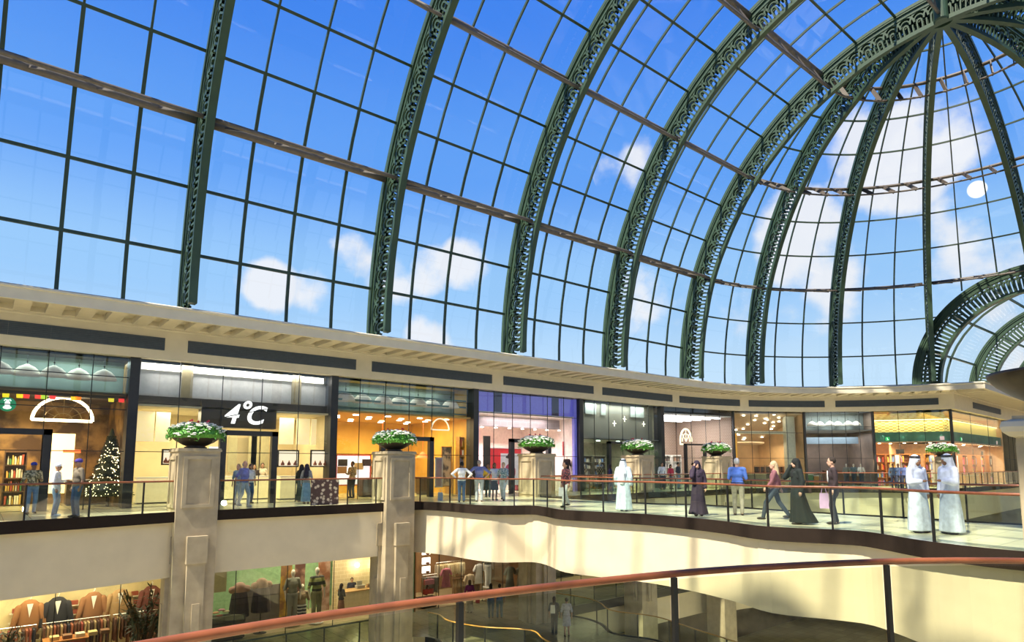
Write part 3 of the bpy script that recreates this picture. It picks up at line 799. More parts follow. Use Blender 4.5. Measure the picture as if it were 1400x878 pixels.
def shelf(S, x0, x1, y, h, rows, m, where, items, seed=0, dep=.35, z0=0., n=6, lab=None, iname='shop_item', st=.25):
    """open shelf unit with separate goods"""
    rnd = random.Random(seed); t = S.thing('display_shelf', lab or 'open display shelf in the '+where, 'shelf', x0, y, z0); w = x1-x0
    build('side_panel', MB().box2((0, 0, 0), (.04, dep, h)), m, t); build('side_panel', MB().box2((w-.04, 0, 0), (w, dep, h)), m, t); build('back_panel', MB().box2((0, dep-.02, 0), (w, dep, h)), m, t)
    for r in range(rows+1): build('shelf_board', MB().box2((.04, 0, .05+(h-.1)*r/rows-.02), (w-.04, dep, .05+(h-.1)*r/rows+.02)), m, t)
    for r in range(rows):
        if 90 <= seed < 100: break
        zb = z0+.075+(h-.1)*r/rows; hh = (h-.1)/rows-.1
        for k in range(n):
            c = items[rnd.randrange(len(items))]; kx = x0+.1+(w-.2)*(k+.5)/n; ww = (w-.2)/n*.72; H = hh*rnd.uniform(.55, .95); kind = rnd.randrange(3)
            key = (c, round(ww, 2), round(H, 1), kind, st)
            if key not in GOODS:
                b = MB()
                if kind == 0: b.box2((-ww/2, 0, 0), (ww/2, .2, H)); b.box2((-ww/2-.005, -.005, H*.8), (ww/2+.005, .205, H))
                elif kind == 1: b.lathe([(ww*.4, 0), (ww*.42, H*.6), (ww*.2, H*.75), (ww*.16, H), (.01, H)], 10, (0, .1, 0))
                else: b.box2((-ww/2, 0, 0), (ww*.1, .2, H)); b.box2((ww*.14, .02, 0), (ww/2, .2, H*.8))
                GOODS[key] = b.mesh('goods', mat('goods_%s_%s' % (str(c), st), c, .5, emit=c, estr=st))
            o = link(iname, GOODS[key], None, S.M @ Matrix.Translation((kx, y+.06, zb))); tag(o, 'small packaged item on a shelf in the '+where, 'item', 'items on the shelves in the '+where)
GOODS = {}
def counter(S, x0, x1, y, h, m, mt, label, dep=.6, name='display_counter'):
    t = S.thing(name, label, 'counter', x0, y); w = x1-x0
    build('body', MB().box2((0, 0, .08), (w, dep, h-.05)), m, t); build('plinth', MB().box2((.05, .05, 0), (w-.05, dep-.05, .08)), M_black, t); build('countertop', MB().box2((-.03, -.03, h-.05), (w+.03, dep+.03, h)), mt, t)
def text(name, S, s, px0, pz, y, size, m, label, shear=0, off=.01):
    c = bpy.data.curves.new('lettering', 'FONT'); c.body = s; c.size = size; c.shear = shear; c.offset = off; c.extrude = .02
    to = bpy.data.objects.new('tmp', c); C.objects.link(to); dg = bpy.context.evaluated_depsgraph_get(); me = bpy.data.meshes.new_from_object(to.evaluated_get(dg)); bpy.data.objects.remove(to)
    me.materials.clear(); me.materials.append(m)
    o = link(name, me, None, S.M @ Matrix.Translation((px0, y, pz)) @ Matrix.Rotation(pi/2, 4, 'X')); tag(o, label, 'lettering'); return o

# ---- unseen-side shops (left of frame) kept plain
for i in (0, 1):
    shell(SH[i], mat('plain_shop', (.4, .33, .22), .8), M_white); front(SH[i], 6)
# ---- cafe at the far left
S = SH[2]; cafe = 'cafe at the left edge'
shell(S, pattern_mat('cafe_wall', 'noise', (.10, .05, .015), (.42, .25, .08), 1.1, .6), mat('cafe_ceiling', (.07, .05, .03), .8), hc=4.3, depth=5)
front(S, 6, bars=(3.75, 5.0)); px, pz = S.P(66, 587, 0); portal(S, .2, S.P(71, 600)[0], pz, .26)
M_teal = mat('teal_reflection', (.20, .27, .24), .6, var=.3, scale=1)  # panel colour stands in for the greenish reflection in the upper glass
flat(S, 'upper_panel', 'teal panel coloured as glass reflection behind the bell reflections of the cafe', 'panel', .1, 4.4, S.w-.1, 5.8, 1.8, M_teal)
flat(S, 'dark_header', 'dark header beam above the cafe window', 'beam', .1, 4.18, S.w-.1, 4.42, .5, mat('dark_header', (.03, .025, .022), .5), .8)
bells(S, 9, 4.93, 'cafe upper window', .86)
lamp(S, 4, 2.4, 3.7, 420, (1, .72, .36), 3, 2); lamp(S, 6.4, 1.2, 5.7, 60, (.8, 1, .95), 4, .8)
lamp(S, 2.2, 1.2, 5.7, 60, (.8, 1, .95), 4, .8)
cx, cz = S.P(86, 575, 1.2); r0 = .95
ar = MB(); ar.tube([(cx+r0*cos(pi*k/20), 1.2, cz+r0*.92*sin(pi*k/20)) for k in range(21)]+[(cx-r0, 1.2, cz), (cx+r0, 1.2, cz)], .055, 8)
t = tag(S.build('fanlight_sign', ar, E3((1, .82, .5), 7)), 'glowing half-round fanlight tube sign in the cafe window', 'neon sign')
fi = MB()
for a in (30, 60, 90, 120, 150): fi.bar((cx+.2*cos(radians(a)), 1.2, cz+.2*sin(radians(a))), (cx+.9*cos(radians(a)), 1.2, cz+.85*sin(radians(a))), .02)
for rr in (.3, .6): fi.tube([(cx+rr*cos(pi*k/12), 1.2, cz+rr*.92*sin(pi*k/12)) for k in range(13)], .015, 5)
S.build('spoke', fi, mat('brass_spoke', (.5, .36, .14), .4), t)
x, z = S.P(84, 625, 3.2)
g = MB().box2((x-.4, 3.2, .5), (x+.42, 3.3, 2.9)); tag(S.build('lit_display_panel', g, E3((1, .72, .34), 2.6)), 'blazing yellow-white lit display panel inside the cafe', 'lit panel')
x, z = S.P(10, 553, .3); lg = MB().lathe([(.01, -.02), (.25, -.02), (.25, .02), (.01, .02)], 28).xform(Matrix.Translation((x, .3, z)) @ Matrix.Rotation(pi/2, 4, 'X'))
t = tag(S.build('round_logo_sign', lg, E3((.01, .22, .10), .8)), 'round green sign with a white emblem hanging in the cafe window', 'sign')
em = MB(); Rl = Matrix.Translation((x, .27, z))
em.ball((0, 0, .015), (.08, .012, .12), 12, 8, None); em.ball((0, 0, -.11), (.125, .012, .06), 12, 6); em.tube([(-.095, 0, .12), (-.065, 0, .175), (0, 0, .14), (.065, 0, .175), (.095, 0, .12)], .022, 6)
S.build('emblem', em.xform(Rl), E3((.9, 1, .95), 1.2), t)
for k, (xx, c) in enumerate(((8, (1, .8, .02)), (27, (1, .78, .02)), (36, (1, .05, .04)), (52, (1, .07, .05)), (60, (.5, .8, .05)), (72, (1, .06, .06)), (101, (1, .7, .03)), (107, (1, .25, .02)), (152, (.8, .7, .05)), (166, (1, .05, .05)))):
    a, b_ = S.P(xx, 540+xx*.045, .45); flag = MB().quad((a-.09, .45, b_-.08), (a+.09, .45, b_-.08), (a+.10, .45, b_+.06), (a-.10, .45, b_+.06))
    tag(S.build('bunting_flag', flag, E3(c, .9)), 'small bright %s paper flag, %s from the left on the cafe header' % ('yellow' if c[1] > .6 and c[0] > .7 else 'red' if c[0] > .7 else 'green', ORD[k]), 'flag', 'paper flags along the cafe header')
x, z = S.P(149, 655, 1.5); tr = S.thing('christmas_tree', 'dark christmas tree covered in tiny warm lights in the cafe window', 'christmas tree', x, 1.5, 0)
cone = MB(); rnd = random.Random(5)
for k in range(9):
    z0 = .5+k*.27; r0 = .74*(1-k/10.2); cone.lathe([(r0, z0-.08), (r0*.55, z0+.22), (.03, z0+.42)], 14)
for i in range(500):
    h = rnd.random(); r0 = .77*(1-h)*rnd.uniform(.8, 1.05); a = rnd.uniform(0, 6.28); p = Vector((r0*cos(a), r0*sin(a), .45+h*2.4)); cone.bar(p, p+Vector((cos(a)*.16, sin(a)*.16, -.07)), .05, .02)
build('foliage', cone, mat('tree_green', (.03, .045, .015), .8), tr); build('trunk', MB().tube([(0, 0, 0), (0, 0, .6)], .06), mat('trunk_brown', (.06, .03, .015), .8), tr)
fl = MB()
for i in range(260):
    h = rnd.random()**1.2; r0 = .80*(1-h)+.03; a = rnd.uniform(pi, 2*pi); fl.ball((r0*cos(a), r0*sin(a), .45+h*2.45), .015, 5, 3)
stuffy(build('fairy_light', fl, E3((1, .78, .42), 9), tr))
gr = MB()
for i in range(60): gr.ball((S.P(177, 600, .3)[0]+rnd.uniform(-.12, .12), .3+rnd.uniform(-.05, .05), rnd.uniform(.5, 3.4)), .02, 5, 3)
stuffy(S.build('light_string', gr, E3((.75, .95, 1), 3)))
shelf(S, S.P(8, 600, 3.8)[0], S.P(40, 600, 3.8)[0], 3.8, 2.2, 4, mat('dark_wood', (.10, .055, .025), .5), cafe, [(.8, .5, .1), (.5, .1, .04), (.1, .3, .1), (.9, .8, .5)], 1, n=7, lab='dark wooden shelf of goods behind the cafe door frame')
counter(S, S.P(92, 650, 2.6)[0], S.P(150, 650, 2.6)[0], 2.6, 1.05, mat('dark_wood', (.1, .05, .02), .5), M_white, 'dark wooden counter between the lit panel and the christmas tree')
flat(S, 'red_light_strip', 'short glowing red strip above the cafe counter', 'light strip', S.P(86, 619, 2.5)[0], S.P(86, 619, 2.5)[1], S.P(110, 619, 2.5)[0], S.P(86, 615, 2.5)[1], 2.5, E3((1, .12, .03), 3))
# ---- jewellery shop with the black sign
S = SH[3]; jew = 'jewellery shop'
M_cream = mat('warm_cream_wall', (.72, .60, .36), .7, var=.12, scale=.8)
shell(S, M_cream, mat('jewel_ceiling', (.7, .62, .42), .8), hc=3.95, depth=4.6)
front(S, 5, bars=()); x0, z0 = S.P(372, 592); portal(S, S.P(300, 600)[0], S.P(379, 600)[0], z0+.05)
flat(S, 'upper_panel', 'pale grey panelled band above the black shop sign', 'panel', .1, 4.35, S.w-.1, 5.62, .55, mat('pale_grey_panel', (.40, .40, .39), .6))
flat(S, 'light_cove', 'white glowing strip along the top of the pale panels', 'light strip', .3, 5.45, S.w-.3, 5.72, .45, E3((1, .97, .9), 1.4), .05)
for k, xx in enumerate((256, 406)): a = S.P(xx, 520, .4)[0]; flat(S, 'olive_pilaster', '%s olive strip crossing the pale upper panels' % ('left' if k == 0 else 'right'), 'strip', a-.22, 4.35, a+.22, 5.75, .4, mat('olive_strip', (.26, .22, .13), .6))
flat(S, 'dark_header', 'dark header beam across the jewellery shop', 'beam', .1, 4.08, S.w-.1, 4.38, .3, mat('dark_header', (.03, .025, .022), .5), .5)
flat(S, 'sign_box', 'wide black sign box above the jewellery shop door', 'sign box', S.P(275, 570, .1)[0], S.P(320, 585, .1)[1], S.P(378, 570, .1)[0], 4.3, .1, mat('sign_black', (.018, .013, .010), .4), .5)
a, b_ = S.P(305, 578, .04)
text('shop_sign_lettering', S, '4', a, b_, .06, 1.15, E3((1, 1, .98), 1.6), 'white slanted figure 4 on the black sign box', .25, .02)
c2, d2 = S.P(326, 563, .04); text('shop_sign_lettering', S, '°', a+.62, b_+.12, .06, 1.15, E3((1, 1, .98), 1.6), 'small white degree ring on the black sign box', .2, .02)
text('shop_sign_lettering', S, 'C', a+.86, b_, .06, 1.12, E3((1, 1, .98), 1.6), 'white slanted letter C on the black sign box', .3, .02)
cut = MB().bar((a-.1, .03, b_+.20), (a+1.95, .03, b_+.72), .012, .035); tag(S.build('sign_stripe', cut, mat('sign_black', (.018, .013, .010), .4)), 'thin black slash across the white sign lettering', 'stripe')
lamp(S, S.w/2, 2.2, 3.8, 430, (1, .86, .56), 6, 2.5); lamp(S, S.w/2, .28, 5.75, 170, (1, .97, .92), 7, .2)
for k, (xa, xb) in enumerate(((189, 214), (216, 236), (388, 408), (412, 430), (432, 448))):
    a, _ = S.P(xa, 600, 1.0); b2, _ = S.P(xb, 600, 1.0)
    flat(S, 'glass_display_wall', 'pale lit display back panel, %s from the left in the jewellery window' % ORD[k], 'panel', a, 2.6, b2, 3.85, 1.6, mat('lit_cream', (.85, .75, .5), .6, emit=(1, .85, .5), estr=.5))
for k, (xa, ya, xb, yb) in enumerate(((224, 616, 240, 634), (382, 617, 407, 637), (427, 617, 447, 637))):
    a, zt = S.P(xa, ya, .35); b2, zb = S.P(xb, yb, .35)
    flat(S, 'framed_showcase', 'black framed lit jewellery showcase, %s from the left' % ORD[k], 'showcase', a, zb, b2, zt, .4, mat('lit_cream2', (.9, .8, .6), .6, emit=(1, .85, .6), estr=1.0), .05, rim=M_black)
    for q in range(3):
        o = S.build('necklace_bust', MB().lathe([(.07, 0), (.09, .06), (.03, .16), (.02, .22)], 10, (a+(b2-a)*(q+.5)/3, .28, zb+.02)), mat('bust_red', (.5, .15, .08), .5)); tag(o, 'small necklace bust inside a framed jewellery showcase', 'bust', 'necklace busts')
for k, (xa, xb, yy) in enumerate(((188, 240, 2.0), (296, 345, 3.0), (348, 380, 2.6), (384, 446, 1.6))):
    a, _ = S.P(xa, 645, yy); b2, _ = S.P(xb, 645, yy); a = max(a, .3); b2 = min(b2, S.w-.3)
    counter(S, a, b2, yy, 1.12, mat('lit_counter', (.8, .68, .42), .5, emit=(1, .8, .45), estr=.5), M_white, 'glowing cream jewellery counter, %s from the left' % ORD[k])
for k, xx in enumerate((318, 345, 349, 362)):
    a, _ = S.P(xx, 620, 4.0); flat(S, 'hanging_banner', '%s olive-grey hanging banner at the back of the jewellery shop' % ORD[k], 'banner', a-.2, 1.3, a+.2, 3.2, 4.0, mat('olive_banner', (.36, .32, .18), .8))
flat(S, 'white_poster', 'bright white leaning poster just right of the leftmost pillar', 'poster', S.P(286, 620, .3)[0], S.P(290, 641, .3)[1], S.P(303, 620, .3)[0], S.P(300, 611, .3)[1], .3, E3((1, 1, 1), 1.2))
# ---- amber bookshop
S = SH[4]; book = 'amber bookshop'
shell(S, mat('amber_wall', (.70, .42, .08), .7, var=.25, scale=.6), mat('amber_ceiling', (.60, .37, .09), .7), hc=4.15, depth=6.5)
front(S, 6, bars=(5.0,)); portal(S, S.P(520, 600)[0], S.P(592, 600)[0], S.P(590, 598)[1])
flat(S, 'upper_panel', 'teal panel coloured as glass reflection behind the bell reflections of the amber bookshop', 'panel', .1, 4.2, S.w-.1, 5.8, 1.8, M_teal)
for k, zz in enumerate((4.35, 4.75, 5.1)): flat(S, 'teal_louvre', '%s teal louvre bar from the bottom over the amber bookshop' % ORD[k], 'louvre', .2, zz, S.w-.2, zz+.09, .5, mat('teal_dark', (.10, .2, .17), .5), .05)
bells(S, 7, 4.75, 'bookshop upper window', .95)
lamp(S, S.w/2, 2.5, 4.0, 620, (1, .78, .36), 6, 4); lamp(S, S.w/2, 1.2, 5.7, 60, (.85, 1, .95), 6, .8)
spots(S, [(x+.5*(y % 2), y*1.1) for x in (1.2, 3, 4.9, 6.6) for y in (1, 2, 3, 4, 5)], 4.15, book, .13)
for k, xx in enumerate((522, 578)):
    a, zt = S.P(xx, 624, 1.6); b = MB().lathe([(.42, 0), (.08, .32), (.05, .34)], 16, (a, 1.6, zt-.1)).tube([(a, 1.6, zt+.2), (a, 1.6, 4.1)], .012, 5)
    tag(S.build('red_pendant_lamp', b, E3((.9, .16, .04), .7)), 'red-orange cone lamp peeping out %s of the flower bowl before the bookshop' % ('left' if k == 0 else 'right'), 'pendant lamp')
items = [(.5, .12, .05), (.7, .5, .15), (.2, .1, .05), (.85, .8, .6), (.15, .2, .3)]
for k, (xa, xb, yy, h) in enumerate(((507, 521, 3.2, 1.9), (628, 641, .8, 3.2), (614, 627, 2.0, 2.1), (596, 604, 4.2, 2.0))):
    a, _ = S.P(xa, 640, yy); b2, _ = S.P(xb, 640, yy); b2 = min(b2, S.w-.2)
    shelf(S, a, max(b2, a+.5), yy, h, 6, mat('amber_wood', (.42, .22, .06), .5), book, items, 10+k, n=5, iname='book', lab='tall amber wooden shelf of books, %s of four in the amber bookshop' % ORD[k])
a, zt = S.P(461, 623, 2.6); b2, zb = S.P(505, 662, 2.6)
flat(S, 'lit_white_display', 'bright white wall display with screens and pictures at the left of the bookshop', 'display wall', a, max(.1, zb), b2, zt, 2.6, E3((.9, .93, 1), .9), .06, rim=mat('red_rim', (.5, .05, .03), .5))
for k, (x1_, y1_, c) in enumerate(((463, 628, (.02, .02, .03)), (496, 628, (.02, .02, .03)), (462, 638, (.35, .2, .08)), (485, 633, (.5, .4, .2)))):
    a, zt = S.P(x1_, y1_, 2.5); flat(S, 'wall_screen', '%s small dark picture on the white display wall of the bookshop' % ORD[k], 'picture', a, zt-.35, a+.5, zt, 2.52, mat('pic_%d' % k, c, .4), .05)
a, zt = S.P(612, 612, 1.2); flat(S, 'figure_banner', 'tall narrow banner showing a pale standing figure in the bookshop', 'banner', a-.2, .5, a+.35, zt, 1.4, pattern_mat('figure_banner', 'noise', (.75, .6, .4), (.12, .1, .09), 3), rim=mat('amber_wood', (.42, .22, .06), .5))
flat(S, 'pink_poster', 'greyish pink poster leaning at the right of the bookshop door', 'poster', S.P(596, 640, .8)[0], .5, S.P(604, 640, .8)[0], S.P(600, 627, .8)[1], .8, mat('pink_grey', (.5, .35, .38), .6), rim=M_white)
counter(S, S.P(496, 650, 1.6)[0], S.P(524, 650, 1.6)[0], 1.6, .95, mat('dark_wood', (.1, .05, .02), .5), mat('red_top', (.45, .08, .03), .5), 'dark table with red top inside the bookshop left of the door')
counter(S, S.P(576, 650, 1.8)[0], S.P(592, 650, 1.8)[0], 1.8, .95, mat('dark_wood', (.1, .05, .02), .5), mat('red_top', (.45, .08, .03), .5), 'dark table with red top inside the bookshop right of the pillar')
ar = MB(); cx, cz = S.P(602, 588, .25); ar.tube([(cx+.55*cos(pi*k/16), .25, cz+.6*sin(pi*k/16)) for k in range(17)]+[(cx-.55, .25, cz), (cx+.55, .25, cz)], .035, 6)
tag(S.build('fanlight_outline', ar, E3((1, .9, .68), .9)), 'faint pale half-round outline in the bookshop glass', 'neon sign')
# ---- pink shop
S = SH[5]; pink = 'pink shop'
shell(S, mat('pink_wall', (.78, .66, .62), .7), mat('pink_ceiling', (.8, .72, .70), .7), hc=4.55, depth=5.5)
front(S, 6, bars=(4.55,)); portal(S, S.P(697, 600)[0], S.P(752, 600)[0], S.P(700, 600)[1])
M_viol = mat('violet_panel', (.13, .12, .42), .5, emit=(.2, .2, .8), estr=.35)
flat(S, 'violet_band', 'glowing violet band along the top of the pink shop', 'panel', .3, 4.65, S.w-.3, 5.75, .3, M_viol)
for k, xx in enumerate((682, 760)): a = S.P(xx, 550, .2)[0]; flat(S, 'violet_strip', '%s dark strip crossing the violet band' % ('left' if k == 0 else 'right'), 'strip', a-.28, 4.65, a+.28, 5.76, .24, mat('violet_dark', (.05, .045, .12), .5))
flat(S, 'violet_column', 'slim violet column at the right side of the pink shop', 'column', S.w-.42, 0, S.w-.2, 5.75, .05, M_viol, .2)
flat(S, 'violet_column', 'slim violet column at the left side of the pink shop', 'column', .2, 0, .36, 5.75, .05, M_viol, .2)
flat(S, 'grey_bulkhead', 'pinkish grey tiled bulkhead across the pink shop', 'bulkhead', .4, S.P(720, 585, 1.2)[1], S.w-.4, 4.5, 1.4, pattern_mat('bulkhead_tile', 'brick', (.30, .26, .26), (.36, .31, .31), 1., .6), .3)
lamp(S, S.w/2, 3.2, 3.3, 620, (1, .86, .84), 5, 3); lamp(S, S.w/2, .9, 4.5, 150, (1, .86, .9), 5, .7)
spots(S, [(S.w*(k+.5)/8, 1.35) for k in range(8)], S.P(720, 586, 1.2)[1], pink, .08, (1, .9, .85), 12)
a, zt = S.P(668, 613, 1.5); b2, zb = S.P(697, 640, 1.5); flat(S, 'red_poster', 'large red poster with white edge in the pink shop window', 'poster', a, .5, b2+.9, zt, 1.5, mat('poster_red', (.62, .02, .03), .5, emit=(.8, .02, .04), estr=.25), rim=M_white)
# poster of a person with a dark hat
a0, zt = S.P(685, 620, 1.2); b0, _ = S.P(710, 620, 1.2); pt = flat(S, 'portrait_poster', 'tall pale poster showing a person in a dark hat and pink top', 'poster', a0, .45, b0, zt, 1.2, mat('poster_white', (.85, .8, .82), .6, emit=(1, .95, .95), estr=.2))
fx, fz = S.P(698, 628, 1.15); 
S.build('printed_hat', MB().ball((fx, 1.18, fz+.12), (.36, .012, .09), 14, 6).ball((fx, 1.18, fz+.22), (.2, .012, .17), 12, 6), mat('hat_black', (.03, .02, .03), .6), pt)
S.build('printed_face', MB().ball((fx, 1.185, fz-.08), (.14, .012, .2), 12, 8), mat('print_skin', (.75, .45, .38), .6), pt)
S.build('printed_top', MB().ball((fx, 1.185, fz-.75), (.42, .012, .5), 14, 8), mat('print_pink', (.75, .1, .2), .6), pt)
a, zt = S.P(661, 596, .9); flat(S, 'black_panel', 'narrow black panel at the left of the pink shop', 'panel', a, .2, a+.5, zt, .9, mat('panel_black', (.02, .02, .02), .5))
a, zt = S.P(771, 604, 1.2); b2, _ = S.P(779, 604, 1.2); flat(S, 'red_poster', 'small red poster at the right wall of the pink shop', 'poster', a, zt-.9, b2, zt, 1.3, mat('poster_red', (.62, .02, .03), .5))
counter(S, S.P(707, 650, 2.5)[0], S.P(728, 650, 2.5)[0], 2.5, 1.0, mat('maroon', (.2, .02, .04), .5), M_white, 'maroon counter inside the pink shop doorway')
# ---- grey shop
S = SH[6]; grey = 'grey shop with star lights'
shell(S, mat('greygreen_wall', (.26, .25, .18), .7, var=.15), mat('greygreen_ceiling', (.3, .3, .24), .7), hc=3.3, depth=5.5)
front(S, 6, bars=(3.3,)); portal(S, S.P(831, 604)[0], S.P(870, 604)[0], S.P(845, 604)[1], .2)
flat(S, 'grey_upper_wall', 'plain grey-green upper wall of the grey shop', 'panel', .1, 3.35, S.w-.1, 5.78, .7, mat('greygreen_panel', (.24, .245, .20), .6, var=.1, scale=1))
for k, (xa, xb) in enumerate(((800, 815), (822, 828), (862, 880))): a, _ = S.P(xa, 550, .6); b2, _ = S.P(xb, 550, .6); flat(S, 'pale_upper_pane', '%s pale pane in the top corner strip of the grey shop' % ORD[k], 'panel', a, 4.95, b2, 5.7, .6, mat('pale_teal', (.42, .5, .47), .6))
for k, (xx, yy) in enumerate(((840, 579), (854, 573), (880, 580))):
    a, zt = S.P(xx, yy, .5); b = MB().ball((a, .5, zt), .05, 8, 6)
    for q in range(4): b.bar((a, .5, zt), (a+.2*cos(q*pi/2+.0), .5, zt+.2*sin(q*pi/2)), .012)
    tag(S.build('star_light', b, E3((1, .95, .8), 6)), '%s small star-shaped light on the wall of the grey shop' % ['left', 'middle', 'right'][k], 'star light')
lamp(S, S.w/2, 2.5, 3.15, 230, (.9, 1, .8), 5, 3); lamp(S, S.w/2, .35, 5.7, 130, (.97, 1, .92), 6, .3)
spots(S, [(1.2+2*k, 1.4) for k in range(4)], 3.3, grey, .12, (.75, 1, .85), 8)
for k, (xa, xb) in enumerate(((797, 810), (812, 828), (873, 884), (888, 900))):
    a, _ = S.P(xa, 640, 2.2); b2, _ = S.P(xb, 640, 2.2); b2 = max(b2, a+.6)
    shelf(S, a, min(b2, S.w-.2), 2.2, 2.3, 5, mat('grey_wood', (.12, .11, .08), .6), grey, [(.3, .3, .25), (.1, .1, .12), (.45, .4, .3), (.12, .2, .35)], 30+k, n=4, lab='grey wooden shelf, %s from the left in the grey shop' % ORD[k])
# ---- brick walled shop with strip lights
S = SH[7]; bri = 'bright brick-walled shop'
shell(S, pattern_mat('white_brown_brick', 'brick', (.30, .20, .15), (.58, .49, .42), 2.2, .7), mat('white_ceiling', (.66, .66, .7), .7), hc=5.3, depth=6)
front(S, 5, bars=()); portal(S, S.P(936, 607)[0], S.P(964, 607)[0], S.P(950, 607)[1], .14)
for k in range(5):
    o = S.build('strip_light', MB().box2((.5, .8+1.*k, 5.2), (S.w-.5, .95+1.*k, 5.27)), E3((.95, .95, 1), 7)); tag(o, '%s white strip light from the glass in the bright brick-walled shop' % ORD[k], 'strip light', 'strip lights of the brick-walled shop')
lamp(S, S.w/2, 2.5, 5.0, 420, (1, .93, .88), 5, 3)
cx, cz = S.P(938, 604, 1.0); ar = MB()
ar.tube([(cx+.6*cos(pi*k/16), 1.0, cz+.95*sin(pi*k/16)) for k in range(17)]+[(cx-.6, 1, cz-.2), (cx+.6, 1, cz-.2)], .06, 6)
ar.tube([(cx+.38*cos(pi*k/12), 1.0, cz+.6*sin(pi*k/12)) for k in range(13)], .03, 5)
for a_ in (45, 90, 135): ar.bar((cx, 1, cz), (cx+.55*cos(radians(a_)), 1, cz+.85*sin(radians(a_))), .03)
tag(S.build('arch_outline', ar, E3((1, .9, .6), 1.6)), 'pale glowing arched window outline in the bright brick-walled shop', 'neon sign')
for k, (xa, xb) in enumerate(((908, 917), (920, 932), (972, 988))):
    a, _ = S.P(xa, 640, 2.6); b2, _ = S.P(xb, 640, 2.6); b2 = max(b2, a+.7); b2 = min(b2, S.w-.2)
    shelf(S, a, b2, 2.6, 2.4, 5, M_white, bri, [(.3, .2, .15), (.7, .65, .6), (.12, .1, .1), (.5, .3, .2)], 40+k, n=4, lab='white shelf, %s from the left in the bright brick-walled shop' % ORD[k])
# ---- orange spot-lit shop
S = SH[8]; ora = 'orange spot-lit shop'
shell(S, mat('orange_wall', (.62, .42, .22), .7, var=.3, scale=.5), mat('beige_ceiling', (.62, .48, .32), .7), hc=5.6, depth=6.5)
front(S, 4, bars=(4.15,))
lamp(S, S.w/2, 3, 3.4, 330, (1, .78, .5), 4.5, 3); lamp(S, S.w/2, .5, 5.6, 60, (1, .85, .65), 4, .5)
sl = MB().quad((.1, .2, 5.75), (S.w-.1, .2, 5.75), (S.w-.1, 6.4, 3.5), (.1, 6.4, 3.5)); o = S.build('sloping_ceiling', sl, mat('beige_ceiling', (.62, .48, .32), .7)); tag(o, 'sloping beige ceiling of the orange shop', 'ceiling')
rnd = random.Random(12)
for k in range(30):
    yy = .4+5.6*(k+rnd.random())/30; spots(S, [(rnd.uniform(.6, S.w-.6), yy)], 5.72-(yy-.2)*.363, ora, .09, (1, .92, .75), 11)
flat(S, 'beige_lintel', 'beige cross beam with pale edge in the orange shop', 'beam', .2, 4.1, S.w-.2, 4.3, .9, mat('beam_pale', (.6, .62, .5), .5), .3)
o = S.build('oval_ceiling_feature', MB().lathe([(.01, 0), (1.7, 0), (1.9, .12), (1.9, .25), (.01, .25)], 32, (2.4, 3.2, 3.3), 1.0, .8), mat('oval_beige', (.55, .38, .24), .6)); tag(o, 'large oval beige ceiling disc with small lights in the orange shop', 'ceiling disc')
flat(S, 'orange_column', 'bright orange column at the left side of the orange shop', 'column', .25, 0, .6, 4.1, .6, mat('column_orange', (.8, .42, .06), .5, emit=(1, .5, .05), estr=.3), .3)
flat(S, 'white_column', 'pale column at the right side of the orange shop', 'column', S.w-1.1, 0, S.w-.3, 5.5, .8, mat('pale_column', (.6, .64, .55), .6), .4)
for k, (xa, xb) in enumerate(((1032, 1046), (1048, 1056), (1060, 1070), (1074, 1082))):
    a, _ = S.P(xa, 640, 3); b2, _ = S.P(xb, 640, 3); b2 = max(b2, a+.7)
    rk = S.thing('clothes_rack', 'dark clothes rack, %s from the left in the orange shop' % ORD[k], 'clothes rack', a, 3)
    build('rail', MB().tube([(0, 0, 0), (0, 0, 1.6), (b2-a, 0, 1.6), (b2-a, 0, 0)], .02, 6), M_black, rk)
    for q in range(6):
        g = MB(); gx = (b2-a)*(q+.5)/6; g.box2((gx-.03, -.2, .5), (gx+.03, .2, 1.5)); build('garment', g, mat('cloth_%d' % (q % 3), ((.03, .03, .04), (.1, .05, .03), (.3, .15, .08))[q % 3], .9), rk)
counter(S, .9, 3.2, 1.0, .95, mat('olive_counter', (.16, .14, .07), .5), mat('ctop', (.5, .4, .2), .4), 'long dark olive counter along the glass of the orange shop')
# ---- grey shop with bell reflections
S = SH[9]; lam = 'grey shop with small bell reflections'
shell(S, mat('brown_grey_wall', (.20, .14, .10), .7, var=.4, scale=.8), mat('grey_ceiling', (.35, .35, .35), .7), hc=4.3, depth=5)
front(S, 5, bars=(4.6, 4.1)); flat(S, 'upper_panel', 'grey panel coloured as glass reflection behind the bell reflections of the corner-side grey shop', 'panel', .1, 4.3, S.w-.1, 5.8, 1.6, mat('grey_green_reflection', (.26, .30, .28), .6))  # grey panel colour imitates the reflection in the upper glass
bells(S, 6, 4.75, 'corner grey shop window', .75)
lamp(S, S.w/2, 2.2, 4.1, 230, (.9, .92, 1), 4, 3); lamp(S, S.w/2, .6, 5.7, 130, (.9, .97, 1), 4, .7)
flat(S, 'pale_blue_band', 'pale blue lit band in the grey shop near the corner', 'panel', .3, S.P(1140, 607, 2)[1], S.w-.4, S.P(1140, 598, 2)[1], 2.0, mat('pale_blue', (.20, .27, .32), .5, emit=(.5, .7, .9), estr=.08))
for k, (xx, c) in enumerate(((1157, (.30, .33, .30)), (1168, (.15, .2, .22)), (1179, (.85, .87, .9)))):
    pass
counter(S, S.P(1100, 650, 1)[0], S.P(1112, 650, 1)[0], 1.0, .9, mat('green_box', (.1, .25, .1), .6), M_white, 'green display box at the left of the grey shop near the corner')
counter(S, S.P(1113, 650, 1)[0], S.P(1122, 650, 1)[0], 1.0, .8, mat('orange_box', (.6, .25, .05), .6), M_white, 'orange display box beside the green one')
